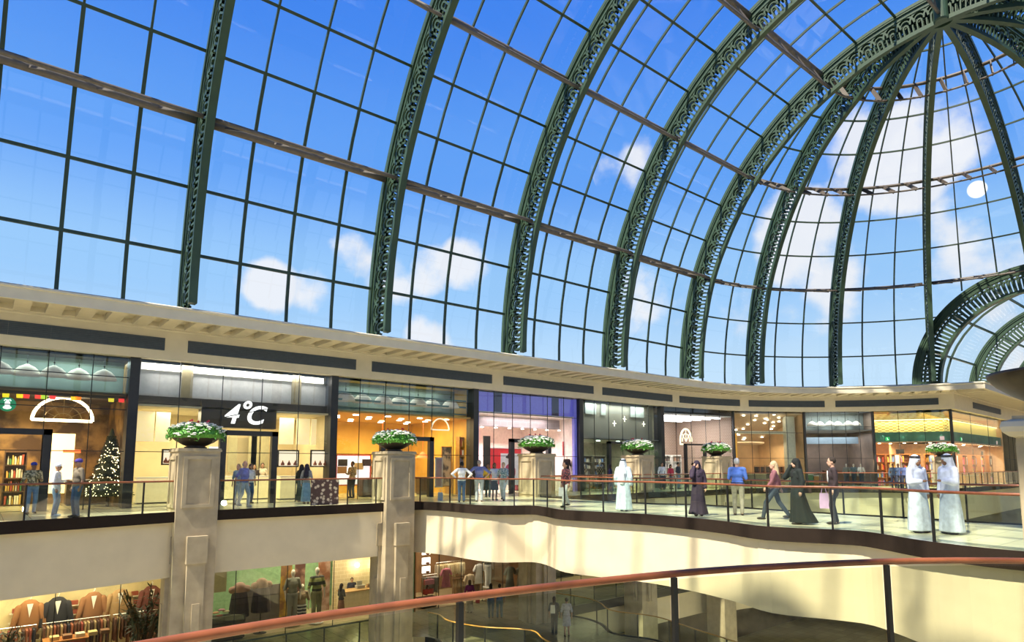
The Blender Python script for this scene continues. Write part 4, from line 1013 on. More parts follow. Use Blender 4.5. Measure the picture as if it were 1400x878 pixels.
counter(S, S.P(1128, 650, 2.2)[0], S.P(1180, 650, 2.2)[0], 2.2, 1.2, mat('brown_box', (.22, .10, .05), .6), mat('brown_box', (.22, .10, .05), .6), 'long brown wooden counter at the back of the grey shop near the corner')
# ---- corner shop, yellow woven ceiling and green band
M_weave = pattern_mat('woven_yellow_glow', 'checker', (.50, .36, .08), (.90, .72, .26), 9., .7, emit=.65)  # emission put into the weave stands in for light falling on it
M_gband = mat('sea_green_band', (.10, .30, .20), .6, var=.2, scale=1.5)
cols_ = [(.8, .5, .08), (.6, .08, .05), (.15, .06, .03), (.9, .8, .5), (.7, .3, .05), (.85, .2, .3), (.2, .3, .5)]
for si, nm in ((10, 'left half of the corner shop'), (11, 'right half of the corner shop')):
    S = SH[si]; W = S.w
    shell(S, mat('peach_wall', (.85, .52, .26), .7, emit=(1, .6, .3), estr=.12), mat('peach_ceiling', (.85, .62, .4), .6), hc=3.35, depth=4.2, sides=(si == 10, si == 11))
    front(S, 3, bars=(), transom=5.0)
    flat(S, 'lattice_frieze', 'yellow woven lattice panel in the '+nm, 'panel', .1, 4.15, W-.1, 5.1, .5, M_weave)
    o = S.build('woven_soffit', MB().quad((.1, .5, 5.1), (W-.1, .5, 5.1), (W-.1, 2.2, 5.75), (.1, 2.2, 5.75)), M_weave); tag(o, 'sloping yellow woven soffit in the '+nm, 'soffit')
    flat(S, 'light_cove', 'bright yellow light strip under the woven soffit of the '+nm, 'light strip', .1, 5.03, W-.1, 5.13, .42, E3((1, .9, .45), 2.2), .05)
    flat(S, 'green_band', 'sea green band below the woven panel of the '+nm, 'fascia band', .1, 3.35, W-.1, 4.15, .2, M_gband, .3)
    lamp(S, W/2, .32, 5.0, 60, (1, .9, .5), W*.9, .1); lamp(S, W/2, .5, 3.25, 420 if si == 10 else 900, (1, .76, .46), W*.8, 2)
    for k in range(4):
        sp = bpy.data.lights.new('band_spotlight', 'SPOT'); sp.energy = 22; sp.spot_size = radians(70); sp.spot_blend = .8; sp.color = (.85, 1, .85); sp.shadow_soft_size = .03
        so_ = bpy.data.objects.new('band_spotlight', sp); C.objects.link(so_); so_.location = S.W(W*(k+.5)/4, -.12, 4.2); so_.rotation_euler = (Vector(S.ey)*.35+Vector((0, 0, -1))).to_track_quat('-Z', 'Y').to_euler()
    for k, u in enumerate((.18, .88)):
        sg = S.build('exit_sign', MB().box2((W*u-.14, .12, 3.5), (W*u+.14, .17, 3.78)), E3(((.02, .45, .12) if k == 0 else (.5, .35, .35)), 1.)); tag(sg, ('small lit green exit sign on the band of the ' if k == 0 else 'small pinkish sign on the band of the ')+nm, 'sign')
        if k == 0: S.build('pictogram', MB().ball((W*u-.02, .11, 3.71), .025).capsule((W*u-.02, .11, 3.68), (W*u+.02, .11, 3.61), .02, .02).capsule((W*u+.02, .11, 3.61), (W*u+.07, .11, 3.55), .015, .012).capsule((W*u+.02, .11, 3.61), (W*u-.04, .11, 3.54), .015, .012), E3((1, 1, 1), 1), sg)
    NK = 6 if si == 10 else 11
    for k in range(NK):
        xx = W*(.02+.97*k/NK); shelf(S, xx, xx+W*.8/NK, .9+.8*(k % 2), 2.5, 4 if si == 10 else 3, mat('peach_shelf', (.40, .17, .05), .5), nm, cols_, 160+si*7+k, n=5, iname='boxed_product', st=.5, lab='crowded product shelf, %s from the left in the %s' % (ORD[k], nm))
    for k in range(2):
        u = .3+.45*k; flat(S, 'till_screen', '%s dark hanging screen from the left in the %s' % (ORD[k], nm), 'screen', W*u, 2.5, W*u+.55, 2.85, .9, M_black)
        flat(S, 'white_gondola', '%s tall white lit stand from the left in the %s' % (ORD[k], nm), 'display stand', W*u-.05, .1, W*u+.35, 2.4, 1.0, mat('stand_white', (.85, .8, .72), .5, emit=(1, .9, .8), estr=.35), .3)
    counter(S, W*.35, W*.6, .7, .8, mat('amber_counter', (.7, .38, .1), .5), mat('ctop', (.5, .4, .2), .4), 'amber counter by the glass in the '+nm)
    spots(S, [(W*(k+.5)/6, .9+.7*(k % 2)) for k in range(6)], 3.35, nm, .09, (1, .85, .6), 9)
S = SH[12]; shell(S, M_cream, M_white); front(S, 6)
# printed panel set in the balustrade
p0, p1 = Vector((9.9, YE+.33)), Vector((11.35, YE+.38))
a = on_plane(424, 690, (0, YE+.36, 0), (0, 1, 0)); b = on_plane(462, 690, (0, YE+.36, 0), (0, 1, 0))
o = build('printed_panel', MB().box2((a.x, YE+.32, .04), (b.x, YE+.36, 1.04)), pattern_mat('floral_print', 'voronoi', (.60, .50, .36), (.07, .035, .03), 7., .6)); tag(o, 'dark brown panel with beige blossom pattern fixed on the balustrade', 'panel')

# ------------------------------------------------------------------ lower level shops
YL = 30.6
def lshop(x0, x1, depth=4.5): return Shop((x0, YL), (x1, YL), ZL, depth)
M_lfloor = mat('lower_shop_floor', (.45, .36, .2), .4)
LS0 = lshop(-6, 6.9); LS1 = lshop(6.9, 18.5); LS2 = lshop(18.5, 27.5); LS3 = lshop(27.5, 60)
hl = 4.0
# suit shop
S = LS0; suit = 'menswear shop on the lower level'
shell(S, mat('suit_wall', (.74, .62, .34), .7, var=.2, scale=.8), M_white, hc=hl, floorm=M_lfloor, depth=3.2); lamp(S, 6, 1.2, 3.85, 420, (1, .88, .55), 10, 1.6); lamp(S, 9.5, .6, 3.85, 120, (1, .88, .55), 6, .8)
front(S, 6, transom=-5, h=hl)
def jacket(S, x, y, z, col, label, s=1.):
    t = S.thing('hanging_jacket', label, 'jacket', x, y, z, group='jackets hung on the wall of the menswear shop'); t.scale = (s, s, s)
    b = MB(); b.capsule((0, 0, -.12), (0, 0, -.62), .25, .27, 14); b.v = [Vector((p.x*1.0, p.y*.42, p.z)) for p in b.v]
    jb = build('body', b, mat('jk_%s' % str(col), col, .9), t, True)
    for q in (-1, 1): build('sleeve', MB().capsule((q*.24, 0, -.08), (q*.36, -.03, -.62), .085, .065, 10), mat('jk_%s' % str(col), col, .9), t, True)
    build('shirt_front', MB().quad((-.07, -.118, .02), (.0, -.125, -.35), (.001, -.125, -.35), (.07, -.118, .02)), mat('shirt_ivory', (.8, .76, .66), .8), jb)
    build('hanger', MB().tube([(0, 0, .12), (.03, 0, .2), (0, 0, .24)], .012, 5).tube([(-.2, 0, 0), (0, 0, .12), (.2, 0, 0)], .014, 5), M_white, t)
for k, (px_, py_, c, d) in enumerate(((41, 826, (.30, .13, .045), 'rust brown'), (79, 822, (.02, .02, .025), 'black'), (128, 815, (.27, .12, .05), 'brown checked'), (164, 811, (.36, .22, .10), 'tan'), (207, 806, (.14, .04, .03), 'dark maroon'))):
    x, z = S.P(px_, py_, 2.2); jacket(S, x, 2.2, z, c, '%s jacket on a wall hanger in the lower menswear shop' % d, 1.45)
for k, (px_, py_) in enumerate(((20, 823), (100, 812), (183, 800))):
    x, z = S.P(px_, py_, 2.9)
    for r in range(4):
        b = S.build('wall_shelf', MB().box2((x-.15, 2.85, z-.38*r-.5), (x+.95, 3.15, z-.38*r-.46)), mat('shelf_ivory', (.8, .72, .5), .6)); tag(b, '%s ivory wall shelf from the top in the %s group of the menswear shop' % (ORD[r], ORD[k]), 'wall shelf', 'ivory wall shelves')
        for q in range(3):
            o = S.build('folded_shirt', MB().box2((x+.35*q-.05, 2.87, z-.38*r-.455), (x+.35*q+.2, 3.1, z-.38*r-.30)), mat('fs_%d' % q, ((.35, .08, .04), (.8, .76, .7), (.15, .1, .06))[q], .9)); tag(o, 'small folded garment on an ivory wall shelf of the menswear shop', 'garment', 'folded garments on the ivory wall shelves')
gc = [(.12, .05, .03), (.3, .1, .05), (.02, .02, .03), (.35, .25, .13), (.08, .04, .03), (.26, .06, .04)]
def rack(S, x0, x1, y, z, label, cols, n, hgt=1.15, seed=1):
    rnd = random.Random(seed); t = S.thing('clothes_rack', label, 'clothes rack', x0, y, 0); w = x1-x0
    build('rail', MB().tube([(0, 0, 0), (0, 0, z), (w, 0, z), (w, 0, 0)], .022, 6), mat('chrome', (.7, .7, .7), .2, metal=1), t)
    for k in range(n):
        x = w*(k+.6)/(n+.2); hh = hgt*rnd.uniform(.75, 1); c = cols[rnd.randrange(len(cols))]
        me = MB(); me.box2((x-.035, -.2, z-.1-hh), (x+.035, .2, z-.14)); me.capsule((x, -.21, z-.18), (x, -.24, z-.6), .045, .035, 6); me.bar((x, 0, z-.14), (x, 0, z), .012)
        g = S.build('hanging_garment', me.xform(Matrix.Translation((x0, y, 0))), mat('gar_%s' % str(c), c, .9)); tag(g, 'garment hanging edge-on on the %s' % label, 'garment', 'garments on the '+label[:40])
xa, zt = S.P(58, 853, 1.5); xb, _ = S.P(150, 846, 1.5); rack(S, xa, xb, 1.5, zt, 'long clothes rack below the black and brown jackets', gc, 20)
xa, zt2 = S.P(155, 838, 1.5); xb, _ = S.P(228, 838, 1.5); rack(S, xa, xb, 1.5, zt, 'long clothes rack below the tan and maroon jackets', gc, 16, seed=4)
xa, zt2 = S.P(-10, 850, 1.5); xb, _ = S.P(50, 850, 1.5); rack(S, xa, xb, 1.5, zt, 'clothes rack below the rust brown jacket', gc, 12, seed=6)
xa, zt = S.P(60, 868, .6); xb, _ = S.P(122, 855, .6)
t = S.thing('display_table', 'orange wooden table in front of the long clothes rack', 'table', xa, .4); build('tabletop', MB().box2((0, 0, 1.0), (xb-xa, .9, 1.06)), mat('orange_wood', (.5, .2, .06), .4), t)
for q in (.05, xb-xa-.6): build('pedestal', MB().box2((q, .1, 0), (q+.5, .8, 1.0)), mat('orange_block', (.55, .12, .04), .5), t)
for k in range(5): o = S.build('folded_garment', MB().box2((xa+.2+.42*k, .55, 1.06), (xa+.5+.42*k, .95, 1.2)), mat('fg_%d' % (k % 3), ((.6, .45, .2), (.2, .1, .05), (.7, .6, .4))[k % 3], .9)); tag(o, 'folded garment lying on the orange display table', 'garment', 'garments on the orange table')
def bush(x, y, z, label, s=1., seed=0, dark=True):
    rnd = random.Random(seed); t = thing('potted_palm', label, 'potted plant', (x, y, z)); t.scale = (s, s, s)
    build('pot', MB().lathe([(.16, 0), (.2, .05), (.26, .38), (.28, .42), (.24, .42), (.22, .36), (.01, .36)], 20), mat('terracotta', (.35, .08, .05), .6), t, True)
    st = MB(); lf = MB()
    for i in range(26):
        a = rnd.uniform(0, 6.28); tip = Vector((cos(a)*rnd.uniform(.2, .62), sin(a)*rnd.uniform(.2, .62), rnd.uniform(.9, 1.7))); base = Vector((cos(a)*.05, sin(a)*.05, .36)); mid = (base+tip)/2+Vector((0, 0, .2))
        st.tube([base, mid, tip], .012, 5)
        for q in range(16):
            u = .35+.65*q/16; p = base.lerp(mid, u*2) if u < .5 else mid.lerp(tip, u*2-1); d = Vector((rnd.uniform(-1, 1), rnd.uniform(-1, 1), rnd.uniform(-.7, .5))).normalized(); l = rnd.uniform(.12, .26); s2 = d.cross(Vector((0, 0, 1))).normalized()*.025
            lf.quad(p, p+d*l*.5+s2, p+d*l, p+d*l*.5-s2)
    build('stem', st, mat('stem_brown', (.08, .05, .02), .8), t); stuffy(build('foliage', lf, mat('dark_palm_leaf', (.035, .05, .02), .6, var=.4), t))
p = on_plane(195, 878, (0, 28.6, 0), (0, 1, 0)); bush(p.x, 28.6, ZL, 'dark leafy potted plant in front of the lower menswear shop beside the leftmost pillar', 1.9, 2)
p = on_plane(10, 880, (0, 28.4, 0), (0, 1, 0)); bush(p.x-.3, 28.4, ZL, 'dark leafy plant cut by the lower left corner of the photo', 1.5, 3)
p = on_plane(222, 870, (0, 29.8, 0), (0, 1, 0)); bush(p.x, 29.8, ZL, 'small plant in a red pot between the bushy plant and the pillar', 1.1, 9)
# womenswear shop with mannequins and reception
S = LS1; wom = 'womenswear shop on the lower level'
shell(S, mat('green_back_wall', (.25, .42, .22), .7, var=.15), M_white, hc=hl, floorm=M_lfloor, depth=4.5); lamp(S, 6.6, 2.0, 3.85, 330, (1, .88, .6), 4.5, 2.5); lamp(S, 2, 1.5, 3.85, 60, (1, .9, .7), 2, 2)
front(S, 5, transom=-5, h=hl)
a, _ = S.P(455, 800, 3.4); b, _ = S.P(525, 800, 3.4)
flat(S, 'panelled_wall', 'cream tiled wall with two glowing wall lamps behind the reception', 'wall panel', a, 0, b+.2, hl, 3.4, pattern_mat('cream_tile', 'brick', (.62, .50, .30), (.74, .62, .40), 1.2, .5), .1)
for k, (xx, yy) in enumerate(((489, 773), (513, 771))):
    x, z = S.P(xx, yy, 3.2); o = S.build('wall_lamp', MB().ball((x, 3.25, z), (.13, .09, .13), 12, 8).tube([(x, 3.4, z), (x, 3.25, z)], .02), E3((1, .85, .5), 16)); tag(o, '%s glowing round lamp on the cream reception wall' % ('left' if k == 0 else 'right'), 'wall lamp')
    pl_ = bpy.data.lights.new('wall_lamp_light', 'POINT'); pl_.energy = 30; pl_.color = (1, .82, .5); pl_.shadow_soft_size = .12; po = bpy.data.objects.new('wall_lamp_light', pl_); C.objects.link(po); po.location = S.W(x, 3.0, z)
a, zt = S.P(470, 810, 1.8); b, zb = S.P(520, 808, 1.8)
counter(S, a, b, 1.8, zt, mat('counter_cream', (.68, .55, .33), .5), mat('counter_wood', (.42, .24, .08), .4), 'cream reception counter with wooden top on the lower level', .8, 'reception_counter')
o = S.build('cash_register', MB().box2(((a+b)/2-.1, 2.2, zt), ((a+b)/2+.35, 2.5, zt+.16)).box2(((a+b)/2-.05, 2.35, zt+.16), ((a+b)/2+.25, 2.4, zt+.38)), mat('till_grey', (.35, .32, .26), .5)); tag(o, 'grey cash register on the reception counter', 'cash register')
o = S.build('card_box', MB().box2((b-.55, 2.2, zt), (b-.3, 2.4, zt+.17)), mat('box_brown', (.3, .18, .08), .6)); tag(o, 'small brown box on the right end of the reception counter', 'box')
a, zt = S.P(291, 783, .3); text('shop_lettering', S, 'Rd', a, zt, .25, .42, mat('letter_brown', (.12, .06, .02), .5), 'small dark letters Rd on the pale panel beside the leftmost pillar')
flat(S, 'cream_hoarding', 'pale cream panel with small letters beside the leftmost pillar on the lower level', 'panel', .1, 2.2, S.P(310, 790, .4)[0], hl, .4, mat('panel_cream', (.62, .55, .3), .6))
def torso(S, x, y, z, col, label, s=1.):
    t = S.thing('headless_torso_form', label, 'display form', x, y, 0); zz = z
    b = MB().capsule((0, 0, zz-.45), (0, 0, zz-.05), .2*s, .19*s, 14); b.capsule((-.22*s, 0, zz-.1), (.22*s, 0, zz-.1), .11*s, .11*s, 10)
    build('padded_body', b, mat('form_%s' % str(col), col, .8), t, True); build('neck_collar', MB().tube([(.1*s*cos(k*pi/6), .1*s*sin(k*pi/6), zz+.08) for k in range(12)], .035*s, 6, True), mat('collar_ivory', (.6, .5, .38), .8), t, True)
    build('stand', MB().tube([(0, 0, .02), (0, 0, zz-.5)], .03, 8).lathe([(.3, 0), (.3, .03), (.02, .06)], 16), M_black, t)
    build('drape', MB().lathe([(.3*s, zz-1.3), (.28*s, zz-.9), (.24*s, zz-.45), (.21*s, zz-.2)], 16), mat('drape_dark', (.06, .045, .05), .8), t)
for k, (xx, yy, c) in enumerate(((328, 803, (.35, .2, .13)), (358, 797, (.38, .24, .14)))):
    x, z = S.P(xx, yy, .9); torso(S, x, .9, z, c, 'brown headless display form in dark cloth, %s of two near the green wall' % ('left' if k == 0 else 'right'), 1.5)
# big fashion posters
for k, (xa, xb, yt, c1, c2) in enumerate(((385, 400, 765, (.65, .4, .05), (.25, .12, .05)), (404, 418, 763, (.5, .28, .2), (.12, .05, .04)), (436, 452, 766, (.6, .4, .3), (.3, .12, .06)))):
    a, z = S.P(xa, yt, 1.8); b, _ = S.P(xb, yt, 1.8); flat(S, 'fashion_poster', 'tall fashion poster with long-haired figure, %s from the left behind the mannequins' % ORD[k], 'poster', a, .4, b, hl-.05, 1.8, pattern_mat('fposter_%d' % k, 'noise', c1, c2, 1.6))
a, z = S.P(335, 800, 2.5); b, _ = S.P(405, 800, 2.5); flat(S, 'dark_divider', 'dark low divider behind the display forms on the lower level', 'divider', a, 0, b, 1.9, 2.4, mat('div_dark', (.09, .08, .075), .6))
for k, (xx, yy) in enumerate(((295, 838), (300, 842), (309, 836), (315, 843), (303, 834))):
    x, z = S.P(xx, yy, .7); o = S.build('folded_scarf', MB().ball((x, .7, z), (.16, .14, .05), 10, 5), mat('scarf_%d' % k, ((.7, .4, .2), (.5, .1, .1), (.8, .7, .4), (.2, .25, .1), (.6, .3, .3))[k], .9)); tag(o, 'folded coloured scarf on the dark table beside the leftmost pillar', 'scarf', 'scarves on the dark table')
x0, z0 = S.P(288, 846, .4); x1, _ = S.P(335, 846, .4); counter(S, max(.2, x0), x1, .4, z0, mat('dark_tbl', (.07, .06, .04), .6), mat('dark_tbl', (.07, .06, .04), .6), 'dark display table of scarves beside the leftmost pillar')
# casual shop right of the second pillar
S = LS2; cas = 'casual wear shop on the lower level'
shell(S, mat('brown_wall_warm', (.30, .16, .07), .7, var=.35, scale=.7), M_white, hc=hl, floorm=M_lfloor, depth=4.5); lamp(S, 3, 1.8, 3.85, 200, (1, .85, .6), 4, 2.5)
front(S, 6, transom=-5, h=hl)
a, z = S.P(578, 750, 1.0)
for k, yy in enumerate((754, 767, 779)):
    x, z = S.P(578, yy, 1.2); x2, _ = S.P(589, yy, 1.2); o = S.build('lit_niche', MB().box2((x, 1.25, z-.22), (x2, 1.3, z+.15)), E3((1, .97, .9), 2)); tag(o, 'small white lit shoe niche, %s from the top beside the second pillar' % ORD[k], 'niche')
    o = S.build('shoe', MB().ball((x+(x2-x)*.5, 1.1, z-.14), (.14, .08, .06), 10, 6), mat('shoe_brown', (.25, .1, .04), .6)); tag(o, 'brown shoe standing in the %s lit niche from the top' % ORD[k], 'shoe')
xa, zt = S.P(578, 787, .8); xb, _ = S.P(597, 787, .8); rack(S, xa, xb, .8, zt, 'rack of grey and black garments beside the second pillar', [(.35, .33, .3), (.1, .1, .11), (.5, .48, .44)], 9, 1.0, 11)
xa, zt = S.P(596, 770, 2.2); xb, _ = S.P(634, 770, 2.2); rack(S, xa, xb, 2.2, zt, 'high rack of ivory and beige shirts', [(.7, .58, .34), (.55, .42, .22), (.75, .68, .5)], 14, .8, 12)
xa, zt = S.P(620, 782, 2.4); xb, _ = S.P(655, 782, 2.4); rack(S, xa, xb, 2.4, zt-.3, 'rack of brown trousers behind the pink dress', [(.35, .22, .1), (.25, .13, .06)], 14, 1.2, 13)
def dress(S, px_, py_, d, col, label, s=1., name='hanging_dress'):
    x, z = S.P(px_, py_, d); b = MB().lathe([(.3, -1.0), (.22, -.5), (.2, -.25), (.24, -.05), (.1, .04)], 16, (0, 0, 0), 1, .45)
    t = S.thing(name, label, 'dress', x, d, z); t.scale = (s, s, s); build('bodice', b, mat('dress_%s' % str(col), col, .9), t, True)
    for q in (-1, 1): build('sleeve', MB().capsule((q*.22, 0, -.06), (q*.34, 0, -.3), .07, .08), mat('dress_%s' % str(col), col, .9), t, True)
dress(S, 610, 778, .6, (.85, .28, .38), 'bright pink top hanging above the handrail on the lower level')
for k, (xx, yy, c) in enumerate(((587, 796, (.85, .35, .42)), (586, 809, (.6, .04, .03)))):
    x, z = S.P(xx, yy, .5); o = S.build('handbag', MB().box2((x-.3, .45, z-.13), (x+.3, .62, z+.13)).tube([(x-.15, .53, z+.12), (x, .53, z+.28), (x+.15, .53, z+.12)], .015, 5), mat('bag_%d' % k, c, .5)); tag(o, ('pink' if k == 0 else 'red')+' handbag on the stand beside the second pillar', 'handbag')
x0, z = S.P(577, 845, .4); x1, _ = S.P(598, 845, .4); counter(S, x0, x1, .4, S.P(587, 812, .5)[1]-.2, M_post, M_post, 'dark stand carrying the pink and red handbags')
dress(S, 642, 786, 1.6, (.55, .42, .28), 'beige cardigan hanging left of the white trousers mannequin', 1.1)
dress(S, 655, 772, 1.4, (.62, .6, .58), 'pale grey blouse beside the white trousers mannequin', 1.1)
dress(S, 697, 776, 1.6, (.2, .2, .16), 'dark olive dress at the right of the casual wear shop', 1.2)
dress(S, 712, 776, 1.6, (.5, .48, .42), 'pale draped dress at the right of the casual wear shop', 1.2)
flat(S, 'brown_wall_panel', 'plain dark brown wall panel right of the casual wear shop', 'wall panel', S.P(722, 790, .1)[0], 0, S.w, hl, .1, mat('brown_panel', (.10, .06, .04), .7), .1)
shell(LS3, mat('dim_olive_wall', (.20, .18, .10), .8, var=.3, scale=1), M_white, hc=hl, floorm=M_lfloor); front(LS3, 18, transom=-5, h=hl)
lamp(LS3, 6, 2, 3.8, 160, (1, .9, .6), 8, 2)
for k in range(5): shelf(LS3, 1.5+k*2.2, 3.2+k*2.2, 2.5, 2.4, 4, mat('grey_wood', (.12, .11, .08), .6), 'dim lower shop behind the black kerb', [(.5, .5, .3), (.3, .2, .1), (.6, .6, .5)], 90+k, n=3, lab='shelf, %s from the left in the dim lower shop' % ORD[k])
# slim paired columns of the lower storeys are the pillar shafts; ground level lights
area((20, 18, ZG+5.5), (18, 18, ZG), 6, 400, (1, .9, .7), 2, 'ground_light')
# ------------------------------------------------------------------ people
def remeshed(name, mb, vox, m, parent, smooth_it=3):
    """union of closed limbs as one continuous surface"""
    me = mb.mesh('raw', m); o = bpy.data.objects.new('tmp', me); C.objects.link(o)
    r = o.modifiers.new('r', 'REMESH'); r.mode = 'VOXEL'; r.voxel_size = vox; r.use_smooth_shade = True
    s = o.modifiers.new('s', 'SMOOTH'); s.iterations = smooth_it; s.factor = .5
    dg = bpy.context.evaluated_depsgraph_get(); dg.update(); out = bpy.data.meshes.new_from_object(o.evaluated_get(dg)); bpy.data.objects.remove(o)
    if not out.materials: out.materials.append(m)
    return link(name, out, parent)
V = Vector
SKINS = {'light': (.62, .36, .26), 'tan': (.42, .23, .14), 'brown': (.22, .11, .06), 'pale': (.72, .47, .36)}
def person(x, y, z, face, label, H=1.75, skin='tan', top=None, top_len='short', bottom=None, bottom_kind='trousers', hair=None, hair_kind='short', hat=None, robe=None, scarf=None, arms=('down', 'down'), stride=0., shoes=(.03, .025, .02), female=False, build_=1., belt=None, head_turn=0., open_front=None, group=None, lean=0.):
    """standing figure facing local +x; face = heading in degrees"""
    t = thing('person', label, 'person', (x, y, z), radians(face), group); k = H/1.75; t.scale = (k, k, k)
    w = build_*(.9 if female else 1.); sm = mat('skin_'+skin, SKINS[skin], .55, var=.05)
    st = stride if robe is None else min(stride, .16); rst = stride
    hip = [V((0, .095*w, .91)), V((0, -.095*w, .91))]
    foot = [V((st*.5, .10*w, .075)), V((-st*.5, -.10*w, .075 if st < .2 else .13))]
    knee = [(hip[i]+foot[i])/2+V((.05+.03*(st > .2), 0, .01)) for i in (0, 1)]
    sh = [V((lean, .19*w, 1.42)), V((lean, -.19*w, 1.42))]; hc = V((lean+.015, 0, 1.625)); neck0 = V((lean-.01, 0, 1.42))
    def arm(kind, s):
        S_ = sh[0 if s > 0 else 1]
        if kind == 'down': e = S_+V((-.02, s*.07, -.29)); h = e+V((.05, s*.0, -.25))
        elif kind == 'swing': e = S_+V((.10, s*.06, -.27)); h = e+V((.15, -s*.01, -.20))
        elif kind == 'back': e = S_+V((-.14, s*.06, -.25)); h = e+V((-.06, s*.0, -.25))
        elif kind == 'hips': e = S_+V((-.08, s*.24, -.20)); h = e+V((.06, -s*.16, -.17))
        elif kind == 'rail': e = S_+V((.06, s*.14, -.26)); h = e+V((.25, s*.02, -.03))
        elif kind == 'front': e = S_+V((.03, s*.05, -.28)); h = e+V((.22, -s*.10, .03))
        elif kind == 'phone': e = S_+V((.20, s*.06, -.17)); h = V((hc.x+.05, s*.11, 1.585))
        elif kind == 'carry': e = S_+V((-.02, s*.06, -.28)); h = e+V((.08, s*.03, -.24))
        elif kind == 'clasp': e = S_+V((.0, s*.10, -.27)); h = V((.2, s*.04, 1.08))
        return S_, e, h
    A = [arm(arms[0], 1), arm(arms[1], -1)]
    # ---- body: one continuous surface
    b = MB()
    b.ball(hc+V((0, 0, .02)), (.095, .075, .115), 14, 10); b.ball(hc+V((.03, 0, -.05)), (.065, .058, .07), 12, 8)
    b.ball(hc+V((.103, 0, -.015)), (.018, .013, .024), 8, 6)
    for s in (-1, 1): b.ball(hc+V((-.005, s*.077, -.01)), (.018, .010, .03), 8, 6)
    b.capsule(neck0, hc-V((.01, 0, .06)), .055*w, .052*w)
    b.ball((lean, 0, 1.27), (.115*build_, .165*w, .17), 14, 10); b.ball((lean*.5, 0, 1.07), (.10*build_, .14*w, .14), 12, 8); b.ball((0, 0, .95), (.115*build_, .165*w, .11), 12, 8)
    b.capsule(sh[0]-V((0, .03, 0)), sh[1]+V((0, .03, 0)), .062, .062)
    for i in (0, 1):
        b.capsule(hip[i], knee[i], .082*w, .055); b.capsule(knee[i], foot[i]+V((0, 0, .02)), .055, .036)
        b.capsule(foot[i]-V((.04, 0, .035)), foot[i]+V((.13, 0, -.045)), .034, .028)
        S_, e, h = A[i]; b.capsule(S_, e, .046*w, .037); b.capsule(e, h, .036, .025)
        d = (h-e).normalized(); sd = V((0, 1, 0)) if abs(d.y) < .8 else V((1, 0, 0)); lat = d.cross(sd).normalized()
        pc = h+d*.045; b.capsule(h, pc+d*.02, .026, .03, flat=1)
        lat2 = lat if abs(lat.x) > .3 else V((1, 0, 0)); curl = V((0, -1 if i == 0 else 1, 0))
        if abs(d.dot(curl)) > .8: curl = V((0, 0, -1))
        for f, (o_, l) in enumerate(((-.027, .068), (-.009, .078), (.009, .073), (.027, .058))):
            p0 = pc+lat2*o_+d*.012; p1 = p0+d*l*.55+curl*.006; p2 = p1+(d*.75+curl*.6).normalized()*l*.5; b.capsule(p0, p1, .0095, .009, 6); b.capsule(p1, p2, .009, .0078, 6)
        q0 = h+lat2*.024+d*.015; b.capsule(q0, q0+(lat2*.6+d*.8).normalized()*.045, .011, .010, 6); b.capsule(q0+(lat2*.6+d*.8).normalized()*.045, q0+(lat2*.35+d*.9).normalized()*.078, .010, .0085, 6)
    bo = remeshed('body', b, .009, sm, t, 2)
    ey = MB(); [ey.ball(hc+V((.088, s*.030, .018)), (.008, .012, .007), 8, 5) for s in (-1, 1)]; build('eye', ey, mat('eye_dark', (.02, .015, .012), .3), t)
    ml = MB().ball(hc+V((.085, 0, -.065)), (.008, .022, .006), 8, 5); build('mouth', ml, mat('lip', (.42, .14, .12), .5), t)
    def cm(c, n='cloth'): return c if isinstance(c, bpy.types.Material) else mat('%s_%d_%d_%d' % (n, c[0]*1000, c[1]*1000, c[2]*1000), c, .85, var=.18, scale=9, bump=.2)
    # ---- clothes
    if top is not None:
        c = MB(); g = .018
        c.ball((lean, 0, 1.27), (.115*build_+g, .165*w+g, .18), 14, 10); c.ball((lean*.5, 0, 1.08), (.105*build_+g, .145*w+g, .16), 14, 8); c.ball((0, 0, .97 if top_len != 'coat' else .90), (.12*build_+g, .172*w+g, .12 if top_len != 'coat' else .24), 14, 8)
        c.capsule(sh[0]-V((0, .03, 0)), sh[1]+V((0, .03, 0)), .076, .076); c.capsule(neck0-V((0, 0, .02)), neck0+V((0, 0, .045)), .066, .060)
        for i in (0, 1):
            S_, e, h = A[i]; c.capsule(S_, e if top_len != 'vest' else S_.lerp(e, .1), .064*w, .056)
            if top_len in ('long', 'coat'): c.capsule(e, e.lerp(h, .92), .054, .038)
        tp = remeshed('top', c, .016, cm(top), t, 3)
        if open_front is not None: build('shirt_front', MB().ball((lean+.105*build_+g, 0, 1.25), (.02, .05, .16), 10, 8), cm(open_front), tp, True)
    if bottom is not None:
        c = MB()
        if bottom_kind == 'trousers':
            c.ball((0, 0, .94), (.13*build_, .178*w, .12), 14, 8)
            for i in (0, 1): c.capsule(hip[i], knee[i], .098*w, .074); c.capsule(knee[i], foot[i]+V((-.01, 0, .0)), .074, .058)
        elif bottom_kind == 'skirt':
            c.lathe([(.01, .99), (.13, .98), (.165, .88), (.19, .65), (.21, .48), (.01, .48)], 20, (0, 0, 0), .85, 1)
        elif bottom_kind == 'long_skirt':
            c.lathe([(.01, 1.0), (.13, .99), (.17, .88), (.20, .5), (.235, .1), (.01, .1)], 20, (0, 0, 0), .9, 1)
        remeshed('trousers' if bottom_kind == 'trousers' else 'skirt', c, .016, cm(bottom), t, 3)
        if belt: build('belt', MB().lathe([(.145*build_, .985), (.148*build_, 1.015)], 20, (0, 0, 0), .92, 1.28*w/build_), cm(belt), t)
